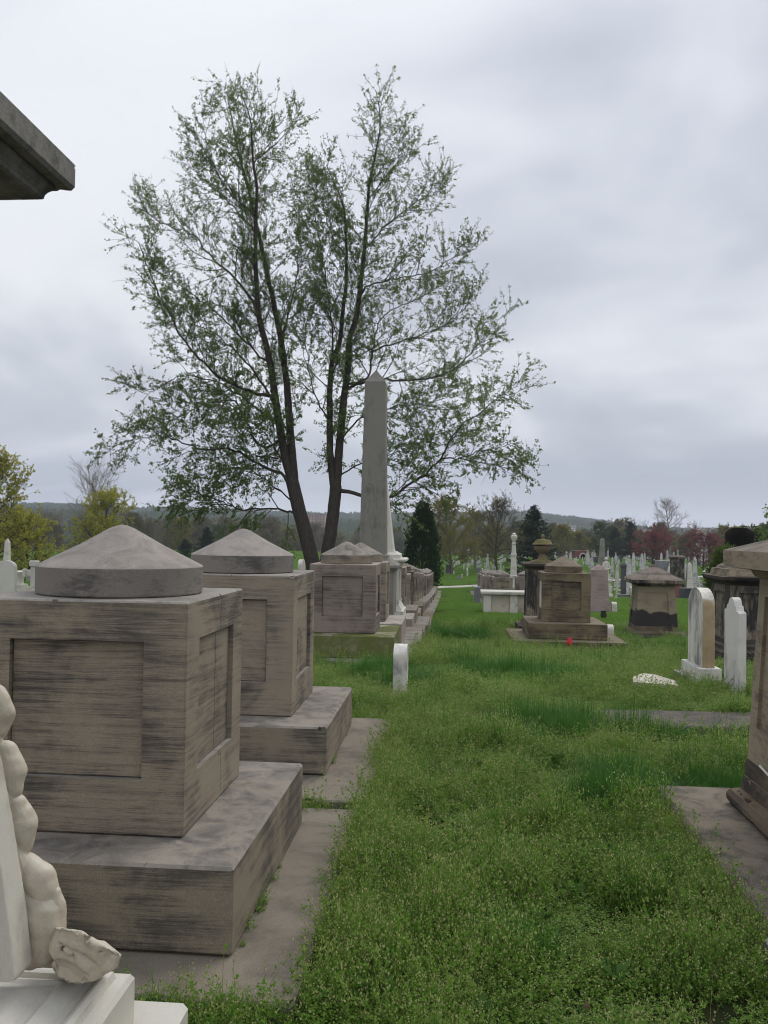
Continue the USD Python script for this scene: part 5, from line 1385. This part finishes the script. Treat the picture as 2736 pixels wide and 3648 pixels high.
leaf('broad_leaf', [(.055, .125, .024), (.08, .165, .034), (.12, .21, .05)])
leaf('dry_stalk', [(.22, .19, .09), (.30, .25, .13), (.36, .30, .18)])
bP = scatter(rg, 2.0, 9, 6, hw_)
bP = bP[free(bP[:, 0], bP[:, 1], .06)]
bP[:, 2] += rg.uniform(.02, .07, len(bP))
bs_ = rg.uniform(.55, 1.0, len(bP))
isr = rg.random(len(bP)) < .55
pi = instancer('/World/broad_weeds', [('rosette_a', rosette(601)), ('rosette_b', rosette(602)), ('stalks_a', stalks(603)), ('stalks_b', stalks(604))], bP, np.where(isr, 0, 2) + rg.integers(0, 2, len(bP)), np.stack([bs_] * 3, 1), rg.uniform(0, 6.28, len(bP)))
tag(pi, 'dark broad leaved rosettes and dry stalks among the pale weeds', 'weeds')
# mown lawn farther off
lP, lS = [], []
for y0, y1, dens, sc in [(10, 16, 3.0, .8), (16, 22, 5.0, .9), (22, 34, 6.5, 1.0), (34, 52, 3.2, 1.35), (52, 80, 1.5, 1.9), (80, 125, .62, 2.9), (125, 190, .25, 4.6)]:
    P = scatter(rg, y0, y1, dens, lambda y: 2 + y * .42, x0=-70)
    P = P[free(P[:, 0], P[:, 1], .18) & (np.abs((P[:, 1] - 69.5 - 1.03 * P[:, 0]) / 1.436) > 1.2 + sc * .35)]
    s = sc * rg.uniform(.8, 1.25, len(P))
    lP.append(P); lS.append(np.stack([s, s, .85 * s ** .5 * rg.uniform(.6, 1.25, len(P))], 1))
lP, lS = np.vstack(lP), np.vstack(lS)
pi = instancer('/World/lawn', [('turf_' + 'abc'[k], lawn_patch(360 + k)) for k in range(3)], lP, rg.integers(0, 3, len(lP)), lS, rg.uniform(0, 6.28, len(lP)))
tag(pi, 'green spring lawn of the far graveyard', 'lawn')
# weeds rooted in the joints of the plinths, dead leaves
jp = [(-.80, 3.55, .09, 1.1), (-.80, 3.72, .09, 1.3), (-.79, 3.80, .09, .9), (-.80, 4.05, .09, .7), (-.80, 4.2, .09, .5), (-.79, 6.05, .09, .9), (-.79, 6.2, .09, .7), (-.55, 3.08, .09, .6), (-.95, 3.05, .09, .6), (-1.18, 3.12, .09, .5), (-1.3, 3.29, .09, .5), (-.79, 3.4, .09, .6), (-1.0, 3.0, .09, .7), (-.70, 2.98, .09, .5), (-.795, 6.9, .09, .5)]
for k, (x, y, z, s) in enumerate(jp):
    s_ = s * .75
    P_ = []
    t = thing('joint_weed', f'small weed sprouting from the stone joint of the {"nearest" if y < 5 else "second"} cenotaph plinth', 'weed', (x, y, z - (.022 if y < 5 else 0)), k * 1.7, (s_, s_, s_ * .8), group=f'weeds in the plinth joints of the {"nearest" if y < 5 else "second"} cenotaph')
    for nm, me, mt in weed_clump(400 + k, n=13, R=.035, hmin=.06, hmax=.17, buds=True):
        part(t, nm, me, mt)
rg = np.random.default_rng(500)
n = 60
x, y = rg.uniform(-.3, 3, n), rg.uniform(2.2, 12, n)
k = free(x, y, .02); x, y = x[k], y[k]
a = rg.uniform(0, 6.28, len(x))
dv, df = kites(np.stack([x, y, H(x, y) + rg.uniform(.06, .12, len(x))], 1), np.stack([np.cos(a), np.sin(a), rg.normal(size=len(x)) * .3], 1), rg.uniform(.025, .055, len(x)), .03, rg)
tag(struct('dead_leaves', tm(dv, df), 'dead_leaf', kind='stuff'), 'brown dead leaves scattered on the weeds', 'leaves')

# ------------------------------------------------------------------ the air
lib('air', {'v': ('principled_volume', {'color': (.80, .86, 1.0), 'density': HAZE, 'anisotropy': .3})}, [], volume='v.volume')
hb = trimesh.creation.box(bounds=[(-5200, -3000, -60), (5200, 5200, 120)])
struct('haze', hb, 'air', kind='stuff')
